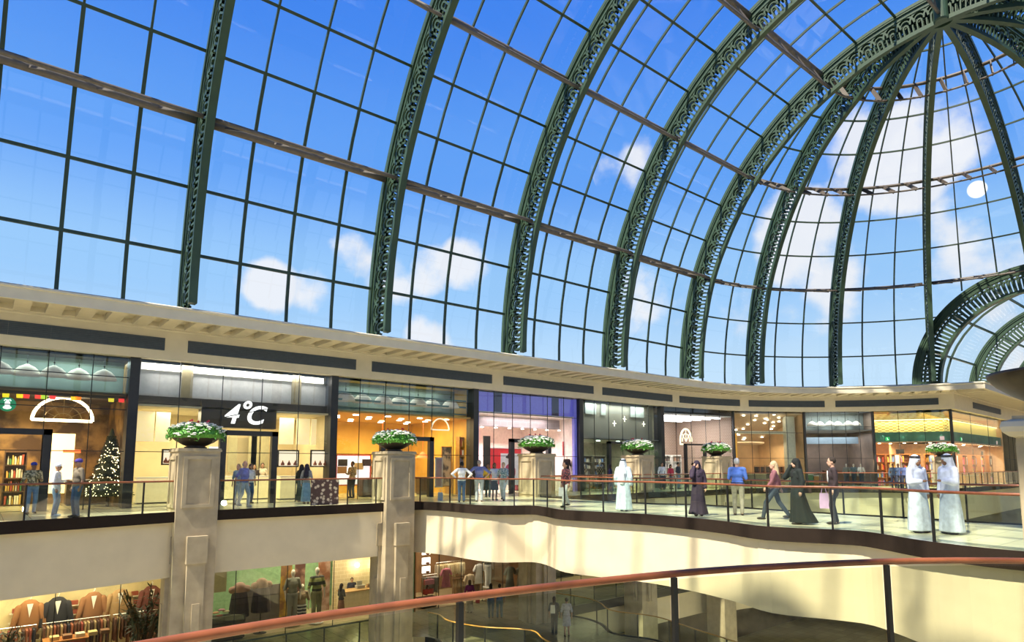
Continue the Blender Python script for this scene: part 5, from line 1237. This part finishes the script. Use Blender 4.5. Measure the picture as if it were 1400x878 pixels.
    if robe is not None:
        c = MB(); fl = .30 if female else .25; sx_ = 1.+st*.9
        n = 28; rows = [(.01, 1.44), (.10, 1.45), (.17, 1.38), (.175, 1.2), (.17, 1.0), (.20, .75), (.23, .4), (fl, .05), (.01, .05)]
        base = len(c.v)
        for r, zz in rows:
            f = max(0, (1.1-zz))/1.05
            for q in range(n):
                a = 2*pi*q/n; rr = r*(1+.07*f*sin(a*6+x)+.04*f*sin(a*11)); tail = -.16*f*f if rst > .2 else 0
                c.v.append(V((rr*cos(a)*(.80+.9*f*rst)+lean*(zz/1.4)+tail, rr*sin(a)*1.12*w, zz)))
        for i in range(len(rows)-1):
            for q in range(n): c.face((base+i*n+q, base+i*n+(q+1) % n, base+(i+1)*n+(q+1) % n, base+(i+1)*n+q)[::-1])
        c.face([base+q for q in range(n)]); c.face([base+(len(rows)-1)*n+q for q in range(n)][::-1])
        c.capsule(sh[0]-V((0, .02, 0)), sh[1]+V((0, .02, 0)), .08, .08)
        for i in (0, 1): S_, e, h = A[i]; c.capsule(S_, e, .075, .075); c.capsule(e, e.lerp(h, .9), .072, .06)
        remeshed('robe', c, .016, cm(robe), t, 3)
    if scarf is not None:
        c = MB(); c.ball(hc+V((-.022, 0, .03)), (.118, .102, .125), 16, 10)
        long_ = robe is not None and not female
        c.capsule(hc+V((-.05, 0, -.02)), V((lean-.075, 0, 1.25)), .10, .13 if not long_ else .15)
        for s in (-1, 1): c.capsule(hc+V((-.02, s*.075, 0)), V((lean+.02, s*.13, 1.25 if not long_ else 1.12)), .045, .07 if not long_ else .085)
        if female: c.capsule(V((lean+.03, -.06, 1.44)), V((lean+.03, .06, 1.44)), .055, .055); c.capsule(V((lean+.06, 0, 1.40)), V((lean+.07, 0, 1.28)), .07, .09)
        else:
            c.capsule(V((lean-.10, 0, 1.3)), V((lean-.11, 0, .95)), .13, .10)
        o = remeshed('headscarf' if female else 'headcloth', c, .013, cm(scarf), t, 3)
        if not female: build('head_cord', MB().tube([hc+V((-.02+.115*cos(a), .10*sin(a), .085-.01*cos(a))) for a in [2*pi*q/20 for q in range(20)]], .012, 6, True).tube([hc+V((-.02+.108*cos(a), .094*sin(a), .105)) for a in [2*pi*q/20 for q in range(20)]], .011, 6, True), M_black, o, True)
    if hair is not None:
        c = MB(); c.ball(hc+V((-.02, 0, .045)), (.10, .087, .105), 14, 10)
        if hair_kind == 'long': c.capsule(hc+V((-.06, 0, .02)), V((lean-.085, 0, 1.38)), .078, .07)
        if hair_kind == 'bun': c.ball(hc+V((-.12, 0, .03)), .045)
        if hair_kind == 'bob': c.capsule(hc+V((-.05, 0, .02)), hc+V((-.05, 0, -.09)), .09, .085)
        if hair_kind == 'thin': c = MB(); c.ball(hc+V((-.035, 0, .0)), (.075, .084, .085), 14, 8)
        remeshed('hair', c, .012, cm(hair, 'hair'), t, 2)
    if hat is not None:
        c = MB(); c.ball(hc+V((-.005, 0, .065)), (.112, .094, .082), 14, 8); cp_ = remeshed('cap', c, .012, cm(hat, 'cap'), t, 2); build('brim', MB().ball(hc+V((.12, 0, .055)), (.085, .07, .010), 14, 6), cm(hat, 'cap'), cp_, True)
    if robe is None or True:
        for i in (0, 1): build('shoe', MB().ball(foot[i]+V((.045, 0, -.04)), (.135, .048, .042), 12, 6), cm(shoes, 'shoe'), t, True)
    return t
def at(px, py, z=0.): return on_z(px, py, z)
def cam_face(p, rel=0):
    """heading that looks at the viewpoint, plus rel degrees"""
    return degrees(atan2(-p.y, -p.x))+rel
PX = []
def put(px, py, rel, label, z=0., yfix=None, **kw):
    p = at(px, py, z)
    if yfix: p = on_plane(px, 640, (0, yfix, 0), (0, 1, 0)); p.z = z
    return person(p.x, p.y, z, cam_face(p, rel), label, **kw)
JEAN = (.07, .14, .28); DEN = (.16, .26, .42); WHT = (.80, .80, .80); KHA = (.42, .38, .30); BLK = (.012, .012, .014)
pat_flor = pattern_mat('print_floral', 'voronoi', (.55, .12, .12), (.03, .03, .04), 26., .8); pat_camo = pattern_mat('print_olive', 'noise', (.10, .09, .04), (.55, .48, .28), 14., .8); pat_blue = pattern_mat('print_bluegreen', 'noise', (.08, .2, .22), (.6, .65, .6), 22., .8)
put(41, 703, 20, 'person in blue cap and patterned olive shirt, leftmost of three by the cafe railing', H=1.72, skin='brown', top=pat_camo, bottom=DEN, hat=(.03, .05, .35), arms=('front', 'down'), build_=1.05)
put(74, 706, 75, 'person in white cap and white-grey baseball shirt, middle of three by the cafe railing', H=1.68, skin='tan', top=WHT, top_len='coat', bottom=DEN, hat=(.8, .8, .85), arms=('front', 'carry'), shoes=WHT)
put(103, 707.5, -65, 'person in purple-blue cap and taupe t-shirt with jeans, right of three by the cafe railing', H=1.82, skin='tan', top=(.20, .165, .12), bottom=JEAN, hat=(.06, .04, .30), arms=('carry', 'down'))
put(324, 690, -30, 'person with light hair and blue top half hidden left of the lilac shirted man', H=1.66, skin='light', top=(.25, .34, .42), bottom=(.45, .5, .6), hair=(.45, .3, .15), hair_kind='bob', female=True)
put(332, 693.5, 60, 'bald person in lilac-blue shirt and pale trousers strolling with two others', H=1.78, skin='light', top=(.22, .24, .55), bottom=(.50, .56, .66), hair=(.4, .38, .36), hair_kind='thin', stride=.3, build_=1.12, arms=('down', 'back'), shoes=(.3, .35, .45))
put(341, 688.5, 40, 'person with dark hair, white shirt and blue jeans beside the lilac shirted man', H=1.68, skin='tan', top=WHT, bottom=JEAN, hair=(.06, .03, .02), hair_kind='bob', female=True)
put(411, 686, 150, 'person wrapped in a black cloak walking by the jewellery shop', H=1.64, robe=(.03, .05, .045), scarf=BLK, female=True, skin='tan')
put(418, 689, 160, 'person in dark headscarf, grey top and light blue skirt by the printed panel', H=1.66, top=(.35, .35, .34), top_len='long', bottom=(.22, .38, .58), bottom_kind='long_skirt', scarf=(.03, .025, .04), female=True, skin='tan')
# jewellery shop staff (standing behind the counters)
for k, (xx, lab) in enumerate(((348, 'person with dark hair standing behind the jewellery counter, left of two'), (359, 'person with long dark hair in cream top behind the jewellery counter, right of two'))):
    p = on_plane(xx, 640, (0, YF+3.9, 0), (0, 1, 0)); person(p.x, YF+3.9, .02, 250, lab, H=1.62+.08*k, skin='tan', top=((.04, .03, .03), (.7, .6, .45))[k], top_len='long', bottom=BLK, hair=(.02, .015, .012), hair_kind='long', female=True)
p = on_plane(482, 640, (0, YF+1.2, 0), (0, 1, 0)); person(p.x, YF+1.2, .02, 200, 'person in dark patterned top standing at the left inside the bookshop glass', H=1.78, skin='brown', top=pat_camo, top_len='long', bottom=BLK, hair=(.02, .015, .01), arms=('front', 'front'))
put(631, 686.5, 180, 'person in white shirt and blue jeans seen from behind, hands on hips, at the bridge', H=1.76, skin='brown', top=(.82, .82, .80), top_len='long', bottom=JEAN, hair=(.015, .012, .01), arms=('hips', 'hips'), belt=BLK)
put(655, 686, 180, 'grey-haired person in lilac shirt and pale jeans leaning at the bridge railing', H=1.84, skin='light', top=(.24, .25, .46), bottom=(.48, .50, .56), hair=(.35, .30, .27), arms=('hips', 'hips'), belt=BLK, build_=1.1)
put(667, 680, 10, 'person in mustard yellow top behind the group at the bridge end', H=1.70, skin='brown', top=(.62, .42, .04), bottom=(.03, .05, .05), hair=(.02, .012, .01), hair_kind='bob', female=True)
put(676, 684, 20, 'person in white sleeveless top and black knee skirt facing the railing', H=1.72, skin='brown', top=WHT, top_len='vest', bottom=(.02, .025, .025), bottom_kind='skirt', hair=(.03, .015, .01), hair_kind='bob', female=True)
put(688, 684.5, -20, 'blond person in blue-green patterned shirt and white trousers walking', H=1.74, skin='light', top=pat_blue, bottom=(.62, .66, .68), hair=(.5, .38, .15), hair_kind='short', stride=.35, arms=('swing', 'down'))
put(774, 693.5, -50, 'person with dark hair in floral tunic and white trousers carrying a white bag', H=1.74, skin='tan', top=pat_flor, top_len='coat', bottom=(.66, .68, .66), hair=(.02, .015, .015), hair_kind='long', stride=.4, arms=('carry', 'down'), female=True)
put(853, 699, 165, 'person in pale blue-white robe and headcloth seen from behind', H=1.84, skin='tan', robe=(.56, .68, .74), scarf=(.72, .80, .84), stride=.2)
put(955, 705.5, 15, 'person in dark purple cloak and headscarf holding a phone to the ear', H=1.76, skin='light', robe=(.035, .022, .045), scarf=(.03, .02, .04), arms=('down', 'phone'), female=True, head_turn=0)
put(1010, 704.5, 172, 'grey-haired person in bright blue shirt and khaki trousers seen from behind', H=1.84, skin='light', top=(.07, .16, .55), bottom=KHA, hair=(.5, .5, .52), belt=BLK, arms=('front', 'front'), build_=1.08, shoes=(.08, .06, .05))
put(1061, 710.5, -85, 'blond person in mauve top and dark flared trousers striding left', H=1.74, skin='light', top=(.32, .13, .15), top_len='long', bottom=(.035, .05, .07), hair=(.50, .40, .24), hair_kind='long', stride=.75, arms=('swing', 'back'), female=True)
put(1092, 717, -60, 'person in flowing black cloak and headscarf holding a hand to the face', H=1.80, skin='light', robe=(.008, .014, .013), scarf=(.006, .008, .008), stride=.45, arms=('down', 'phone'), female=True)
put(1142, 717, -80, 'person in dark brown suit jacket holding a pink shopping bag', H=1.84, skin='light', top=(.05, .033, .037), top_len='coat', bottom=(.035, .035, .04), hair=(.03, .02, .015), open_front=WHT, arms=('carry', 'down'), stride=.1)
put(1258, 728.5, 52, 'left of two people in white robes and headcloths facing each other', H=1.86, skin='brown', robe=(.60, .66, .80), scarf=(.72, .76, .88), arms=('down', 'front'), build_=1.08, shoes=(.02, .03, .08))
put(1302, 730.5, -55, 'right of two people in white robes and headcloths, turned to the left', H=1.88, skin='brown', robe=(.60, .66, .80), scarf=(.72, .76, .88), arms=('front', 'down'), build_=1.08, shoes=(.02, .03, .08))
# shop side, behind the far balustrade
for k, (xx, hh, yy, kw, lab) in enumerate((
    (888, 1.74, 27.2, dict(top=(.30, .30, .33), bottom=JEAN, hair=(.02, .015, .01), skin='tan'), 'person in grey t-shirt with dark backpack straps, left of the group by the brick-walled shop'),
    (905, 1.78, 27.0, dict(top=(.75, .77, .80), top_len='long', bottom=(.04, .05, .08), hair=(.02, .015, .01), skin='tan'), 'person in white shirt and dark trousers in the group by the brick-walled shop'),
    (917, 1.66, 27.3, dict(top=(.50, .04, .08), bottom=(.3, .3, .34), hair=(.02, .015, .01), skin='tan', hair_kind='bob'), 'person in red top in the group by the brick-walled shop'),
    (927, 1.80, 27.2, dict(top=(.03, .04, .06), bottom=DEN, hair=(.02, .015, .01), skin='tan'), 'person in dark top, right of the group by the brick-walled shop'),
    (947, 1.78, 27.4, dict(top=(.25, .3, .32), top_len='long', bottom=BLK, hair=(.03, .02, .01), skin='tan'), 'person in grey-blue top partly behind the woman on the phone'),
    (834, 1.66, 27.0, dict(robe=(.02, .02, .09), scarf=(.015, .012, .02), skin='brown', female=True), 'person in dark blue cloak by the door of the grey shop'),
    (862, 1.70, 27.3, dict(top=(.1, .08, .07), top_len='long', bottom=BLK, hair=(.02, .01, .01), skin='tan'), 'person in dark clothes between the robe wearer and the fourth pillar'))):
    p = on_plane(xx, 640, (0, yy, 0), (0, 1, 0)); person(p.x, yy, 0, 230+17*k, lab, H=hh, **kw)
for k, (xx, c, lab) in enumerate(((1221.5, (.10, .15, .22), 'left of three dark-blue figures at the far railing before the corner shop'), (1228.5, (.06, .10, .20), 'middle of three dark-blue figures at the far railing before the corner shop'), (1236, (.12, .16, .36), 'right of three dark-blue figures at the far railing, in a brighter blue shirt'))):
    p = on_plane(xx, 650, (50.2, 0, 0), (1, 0, 0)); person(50.2, p.y, 0, 200, lab, H=1.72, skin='brown', top=c, top_len='long', bottom=(.05, .06, .1), hair=(.02, .015, .01))
# display dummies behind the grey shop glass and in other windows
def dummy(S, x, y, z, c1, c2, label, s=1., head=True):
    t = S.thing('mannequin', label, 'mannequin', x, y, z, -pi/2); t.scale = (s, s, s)
    b = MB(); pm = mat('mannequin_shell', (.7, .62, .5), .4)
    if head: b.ball((0, 0, 1.62), (.085, .07, .11), 12, 8)
    b.capsule((0, 0, 1.42), (0, 0, 1.55), .045, .04)
    for s_ in (-1, 1):
        b.capsule((0, s_*.17, 1.4), (.0, s_*.26, 1.12), .045, .036); b.capsule((0, s_*.26, 1.12), (.05, s_*.24, .88), .035, .026); b.capsule((.05, s_*.24, .88), (.08, s_*.23, .76), .03, .016)
        b.capsule((0, s_*.09, .92), (.02, s_*.09, .5), .08, .055); b.capsule((.02, s_*.09, .5), (0, s_*.09, .08), .05, .035); b.capsule((-.02, s_*.09, .04), (.13, s_*.09, .03), .035, .025)
    b.ball((0, 0, 1.28), (.11, .16, .17)); b.ball((0, 0, 1.0), (.1, .15, .15)); remeshed('figure', b, .016, pm, t, 2)
    c = MB(); c.ball((0, 0, 1.27), (.135, .185, .19)); c.ball((0, 0, 1.04), (.125, .17, .17)); c.capsule((0, -.17, 1.4), (0, .17, 1.4), .07, .07)
    for s_ in (-1, 1): c.capsule((0, s_*.17, 1.4), (0, s_*.26, 1.12), .065, .055)
    remeshed('garment', c, .018, c1, t, 2)
    c = MB(); c.ball((0, 0, .94), (.13, .175, .11))
    for s_ in (-1, 1): c.capsule((0, s_*.09, .92), (.02, s_*.09, .5), .1, .075); c.capsule((.02, s_*.09, .5), (0, s_*.09, .1), .075, .065)
    remeshed('trousers', c, .018, c2, t, 2); build('stand', MB().lathe([(.24, 0), (.24, .02), (.01, .03)], 16), M_white, t)
m_ = lambda n, c: mat(n, c, .85)
S = SH[6]
for k, xx in enumerate((797, 820)): x, _ = S.P(xx, 640, .7); dummy(S, x, .7, 0, pattern_mat('dummy_check', 'checker', (.08, .06, .04), (.5, .4, .25), 9., .8), m_('dummy_dark', (.03, .03, .03)), 'mannequin in a checked jacket, %s of two in the grey shop window' % ('left' if k == 0 else 'right'), 1.05)
S = SH[5]; x, _ = S.P(775, 640, .7); dummy(S, x, .7, .25, m_('dummy_brownsuit', (.06, .035, .025)), m_('dummy_dark', (.03, .03, .03)), 'headless mannequin in a dark brown suit at the right of the pink shop', 1.2, False)
S = SH[9]
for k, (xx, c, lab) in enumerate(((1157, (.22, .24, .22), 'mannequin in grey, left of three behind the suited person'), (1167, (.1, .16, .2), 'mannequin in dark teal, middle of three behind the suited person'), (1177, (.8, .82, .85), 'mannequin in white shirt, right of three behind the suited person'))):
    x, _ = S.P(xx, 640, .8); dummy(S, x, .8, 0, m_('dm_%d' % k, c), m_('dm_jean', (.04, .06, .1)), lab, 1.)
S = LS1
x, z = S.P(434, 777, 1.0); dummy(S, x, 1.0, z-1.7*1.55, pattern_mat('striped_green', 'wave', (.30, .32, .10), (.05, .05, .04), 1.4, .8), m_('dm_olive', (.25, .24, .12)), 'large mannequin in a green striped sweater and olive trousers on the lower level', 1.55)
x, z = S.P(401, 780, 1.2); dummy(S, x, 1.2, z-1.7*1.5, m_('dm_grey', (.22, .22, .17)), m_('dm_grey2', (.28, .28, .24)), 'large mannequin in grey-green clothes left of the striped one', 1.5)
x, z = S.P(414, 790, 1.5); dummy(S, x, 1.5, z-1.7*1.5, m_('dm_brownm', (.3, .22, .14)), pattern_mat('striped_navy', 'wave', (.02, .03, .07), (.6, .6, .55), 2.5, .8), 'mannequin in navy striped trousers between the two larger ones', 1.3)
S = LS2
x, z = S.P(667, 768, 1.0); dummy(S, x, 1.0, z-1.5, m_('dm_blackt', (.02, .03, .03)), m_('dm_white', (.8, .8, .78)), 'mannequin in white trousers and dark top above the lower shoppers', 1.35, False)
# reception staff
p = on_plane(467, 800, (0, YL+1.4, 0), (0, 1, 0)); person(p.x, YL+1.4, ZL, 20, 'person in black with long dark hair standing at the left of the reception counter', H=1.72, skin='tan', top=(.03, .028, .03), bottom=(.2, .1, .06), bottom_kind='skirt', hair=(.015, .01, .01), hair_kind='long', arms=('front', 'front'), female=True)
p = on_plane(481, 800, (0, YL+3.0, 0), (0, 1, 0)); person(p.x, YL+3.0, ZL, 250, 'person in dark top standing behind the reception counter under the wall lamps', H=1.66, skin='tan', top=(.03, .03, .05), bottom=BLK, hair=(.015, .01, .01), arms=('front', 'front'))
# strollers on the lower walkway
put(642, 838, 175, 'person in purple top and beige skirt walking away on the lower level', z=ZL, H=1.70, skin='brown', top=(.20, .03, .16), bottom=(.45, .40, .30), bottom_kind='long_skirt', hair=(.05, .03, .02), hair_kind='bob', female=True)
put(671, 846, 170, 'person in blue jeans, left of a pair walking away on the lower level', z=ZL, H=1.74, skin='tan', top=(.10, .14, .22), bottom=(.05, .10, .16), hair=(.02, .015, .01), hair_kind='bob', stride=.2)
put(683, 846, 185, 'person in blue top and teal jeans, right of the pair on the lower level', z=ZL, H=1.72, skin='tan', top=(.12, .2, .34), bottom=(.06, .13, .18), hair=(.02, .015, .01), stride=.25)
put(758, 869, 175, 'person with a white backpack and dark trousers on the lower walkway', z=ZL, H=1.74, skin='tan', top=(.05, .05, .06), bottom=(.03, .035, .04), hair=(.06, .035, .02), hair_kind='long', stride=.2, female=True)
put(775, 870, 185, 'person in pale lilac-grey dress on the lower walkway', z=ZL, H=1.72, skin='light', top=(.50, .50, .60), top_len='short', bottom=(.50, .50, .60), bottom_kind='skirt', hair=(.04, .03, .02), hair_kind='short', female=True)
# carried things
def bag(px, py, z, zc, w, h, c, label, cat='bag', dx=0, handle=True):
    p = at(px, py, z); f = cam_face(p); R = Matrix.Translation(p+V((0, 0, zc-z))) @ Matrix.Rotation(radians(f), 4, 'Z'); t = thing(cat.replace(' ', '_'), label, cat, (0, 0, 0)); t.matrix_world = R
    build('pouch', MB().lathe([(.01, 0), (.5, 0), (.52, .5), (.46, 1), (.01, 1)], 4, (0, 0, 0)).xform(Matrix.Diagonal((.14, w, h, 1)) @ Matrix.Rotation(pi/4, 4, 'Z')), mat('bag_'+str(c), c, .6), t)
    if handle: build('handle', MB().tube([(0, -w*.2, h), (0, -w*.12, h+.14), (0, w*.12, h+.14), (0, w*.2, h)], .008, 5), mat('bag_'+str(c), c, .6), t)
bag(1128.5, 716, 0, .42, .34, .42, (.62, .42, .68), 'pink and lilac shopping bag held by the suited person', 'shopping bag')
bag(768, 693.5, 0, .42, .32, .34, (.85, .85, .83), 'white shopping bag held by the person in the floral tunic', 'shopping bag')
bag(1105, 716.5, 0, .85, .34, .2, (.03, .012, .01), 'dark shoulder bag at the side of the person in the flowing black cloak', 'handbag')
bag(756, 871, ZL, ZL+1.05, .3, .36, (.85, .84, .8), 'white backpack worn on the lower walkway', 'backpack', handle=False)
bag(653, 838, ZL, ZL+.5, .3, .32, (.5, .08, .08), 'red shopping bag held beside the beige skirt on the lower level', 'shopping bag')
bag(602, 684, 0, .0, .34, .36, (.55, .62, .72), 'pale blue shopping bag standing left of the person in the white shirt', 'shopping bag')
# ------------------------------------------------------------------ sky, sun, camera
sc_ = bpy.context.scene
w = bpy.data.worlds.new('sky'); sc_.world = w; w.use_nodes = True; nt = w.node_tree
for n in list(nt.nodes): nt.nodes.remove(n)
N = nt.nodes.new; LK = nt.links.new
out = N('ShaderNodeOutputWorld'); bg = N('ShaderNodeBackground'); tc = N('ShaderNodeTexCoord'); sep = N('ShaderNodeSeparateXYZ')
LK(tc.outputs['Generated'], sep.inputs[0])
cr = N('ShaderNodeValToRGB'); cr.color_ramp.interpolation = 'EASE'
e = cr.color_ramp.elements; e[0].position = 0; e[0].color = (.70, .86, 1, 1); e[1].position = 1; e[1].color = (.035, .16, .74, 1)
for p, c in ((.12, (.58, .80, 1, 1)), (.27, (.34, .62, .99, 1)), (.42, (.13, .38, .96, 1)), (.62, (.058, .25, .90, 1))):
    k = cr.color_ramp.elements.new(p); k.color = c
LK(sep.outputs['Z'], cr.inputs['Fac'])
def math_(op, a, b=None, clamp=False):
    m = N('ShaderNodeMath'); m.operation = op; m.use_clamp = clamp
    for i, v in enumerate((a, b)):
        if v is None: continue
        if isinstance(v, (int, float)): m.inputs[i].default_value = v
        else: LK(v, m.inputs[i])
    return m.outputs[0]
no = N('ShaderNodeTexNoise'); no.inputs['Scale'].default_value = 9; no.inputs['Detail'].default_value = 7; no.inputs['Roughness'].default_value = .52
LK(tc.outputs['Generated'], no.inputs['Vector'])
total = None
# cloud banks: (pixel x, y of the middle as seen from the balcony, angular radius, density)
for x, y, r, s in ((1225, 215, .10, 1.), (1165, 195, .06, .8), (1290, 190, .07, .9), (1090, 330, .09, 1.), (1140, 370, .07, .8), (1000, 390, .07, .6), (640, 365, .06, .9), (590, 370, .05, .8), (375, 385, .05, .95), (430, 395, .05, .8), (480, 350, .05, .9), (530, 375, .06, .6), (585, 465, .05, .9),
                   (865, 225, .055, .35), (1310, 315, .08, .7), (1385, 310, .08, .7), (1380, 480, .08, .7), (900, 440, .09, .6), (1060, 455, .08, .4), (690, 455, .08, .35), (200, 380, .07, .25)):
    d = cam_dir(x, y).normalized()
    dot = N('ShaderNodeVectorMath'); dot.operation = 'DOT_PRODUCT'; dot.inputs[1].default_value = d
    nz = N('ShaderNodeVectorMath'); nz.operation = 'NORMALIZE'; LK(tc.outputs['Generated'], nz.inputs[0]); LK(nz.outputs[0], dot.inputs[0])
    mr = N('ShaderNodeMapRange'); mr.interpolation_type = 'SMOOTHSTEP'; mr.inputs['From Min'].default_value = cos(r*1.1); mr.inputs['From Max'].default_value = cos(r*.1); mr.inputs['To Max'].default_value = s
    LK(dot.outputs['Value'], mr.inputs['Value']); total = mr.outputs[0] if total is None else math_('MAXIMUM', total, mr.outputs[0])
v = math_('ADD', total, math_('MULTIPLY', math_('SUBTRACT', no.outputs['Fac'], .46), 2.8))
mask = N('ShaderNodeMapRange'); mask.interpolation_type = 'SMOOTHSTEP'; mask.inputs['From Min'].default_value = .52; mask.inputs['From Max'].default_value = 1.05; mask.inputs['To Max'].default_value = .92; LK(v, mask.inputs['Value'])
lim = math_('MULTIPLY', mask.outputs[0], math_('GREATER_THAN', total, .001))
mx = N('ShaderNodeMix'); mx.data_type = 'RGBA'; LK(lim, mx.inputs['Factor']); LK(cr.outputs[0], mx.inputs['A']); mx.inputs['B'].default_value = (.93, .94, .97, 1)
# the small white disc of light hanging in the sky at the right
d = cam_dir(1336, 259).normalized(); dot = N('ShaderNodeVectorMath'); dot.operation = 'DOT_PRODUCT'; dot.inputs[1].default_value = d
nz = N('ShaderNodeVectorMath'); nz.operation = 'NORMALIZE'; LK(tc.outputs['Generated'], nz.inputs[0]); LK(nz.outputs[0], dot.inputs[0])
ang = .0088; mr = N('ShaderNodeMapRange'); mr.interpolation_type = 'SMOOTHSTEP'; mr.inputs['From Min'].default_value = cos(ang*1.25); mr.inputs['From Max'].default_value = cos(ang); LK(dot.outputs['Value'], mr.inputs['Value'])
mx2 = N('ShaderNodeMix'); mx2.data_type = 'RGBA'; LK(mr.outputs[0], mx2.inputs['Factor']); LK(mx.outputs['Result'], mx2.inputs['A']); mx2.inputs['B'].default_value = (1.5, 1.5, 1.5, 1)
LK(mx2.outputs['Result'], bg.inputs['Color']); bg.inputs['Strength'].default_value = 1.0; LK(bg.outputs[0], out.inputs['Surface'])

def sun(direction, strength, col, ang):
    l = bpy.data.lights.new('sun', 'SUN'); l.energy = strength; l.color = col; l.angle = ang
    o = bpy.data.objects.new('sun', l); C.objects.link(o); o.rotation_euler = Vector(direction).to_track_quat('-Z', 'Y').to_euler(); o.location = (-30, 12, 60)
el = radians(57); sun((cos(el), .10*cos(el), -sin(el)), 11.5, (1, .90, .70), radians(.8))

# added fill spots behind the viewpoint, brightening the walls and cornice
for x in (-14, -4, 6, 16, 26, 36, 46):
    l = bpy.data.lights.new('fill_spot', 'SPOT'); l.energy = 3000; l.color = (1, .88, .68); l.spot_size = radians(95); l.spot_blend = .9; l.shadow_soft_size = .2
    o = bpy.data.objects.new('fill_spot', l); C.objects.link(o); o.location = (x, YS+3.2, -1.4); o.rotation_euler = Vector((.1, 1, .17)).to_track_quat('-Z', 'Y').to_euler()
    hs = MB().box2((x-.7, YS+2.2, -1.0), (x+.7, YS+4.5, -.95)).box2((x-.7, YS+2.2, -1.9), (x+.7, YS+2.3, -.95)).box2((x-.7, YS+2.2, -1.9), (x+.7, YS+3.0, -1.85)); struct(build('fill_visor', hs, M_post))  # added unseen visor, keeps the fill spots from mirroring in the vault glass

cam = bpy.data.cameras.new('camera'); co = bpy.data.objects.new('camera', cam); C.objects.link(co)
cam.sensor_width = 36; cam.sensor_fit = 'HORIZONTAL'; cam.lens = F/1400*36; cam.shift_y = (CY-439)/1400.
co.location = (0, 0, EYE); co.rotation_euler = (pi/2+PT, 0, PS-pi/2); cam.clip_end = 500; cam.clip_start = .05
sc_.camera = co
sc_.view_settings.view_transform = 'Standard'; sc_.view_settings.look = 'None'; sc_.view_settings.exposure = 0; sc_.view_settings.gamma = 1; sc_.view_settings.use_curve_mapping = False
cy = sc_.cycles; cy.max_bounces = 8; cy.transparent_max_bounces = 24; cy.diffuse_bounces = 3; cy.glossy_bounces = 3; cy.use_denoising = True; cy.caustics_reflective = False; cy.caustics_refractive = False; cy.sample_clamp_indirect = 6
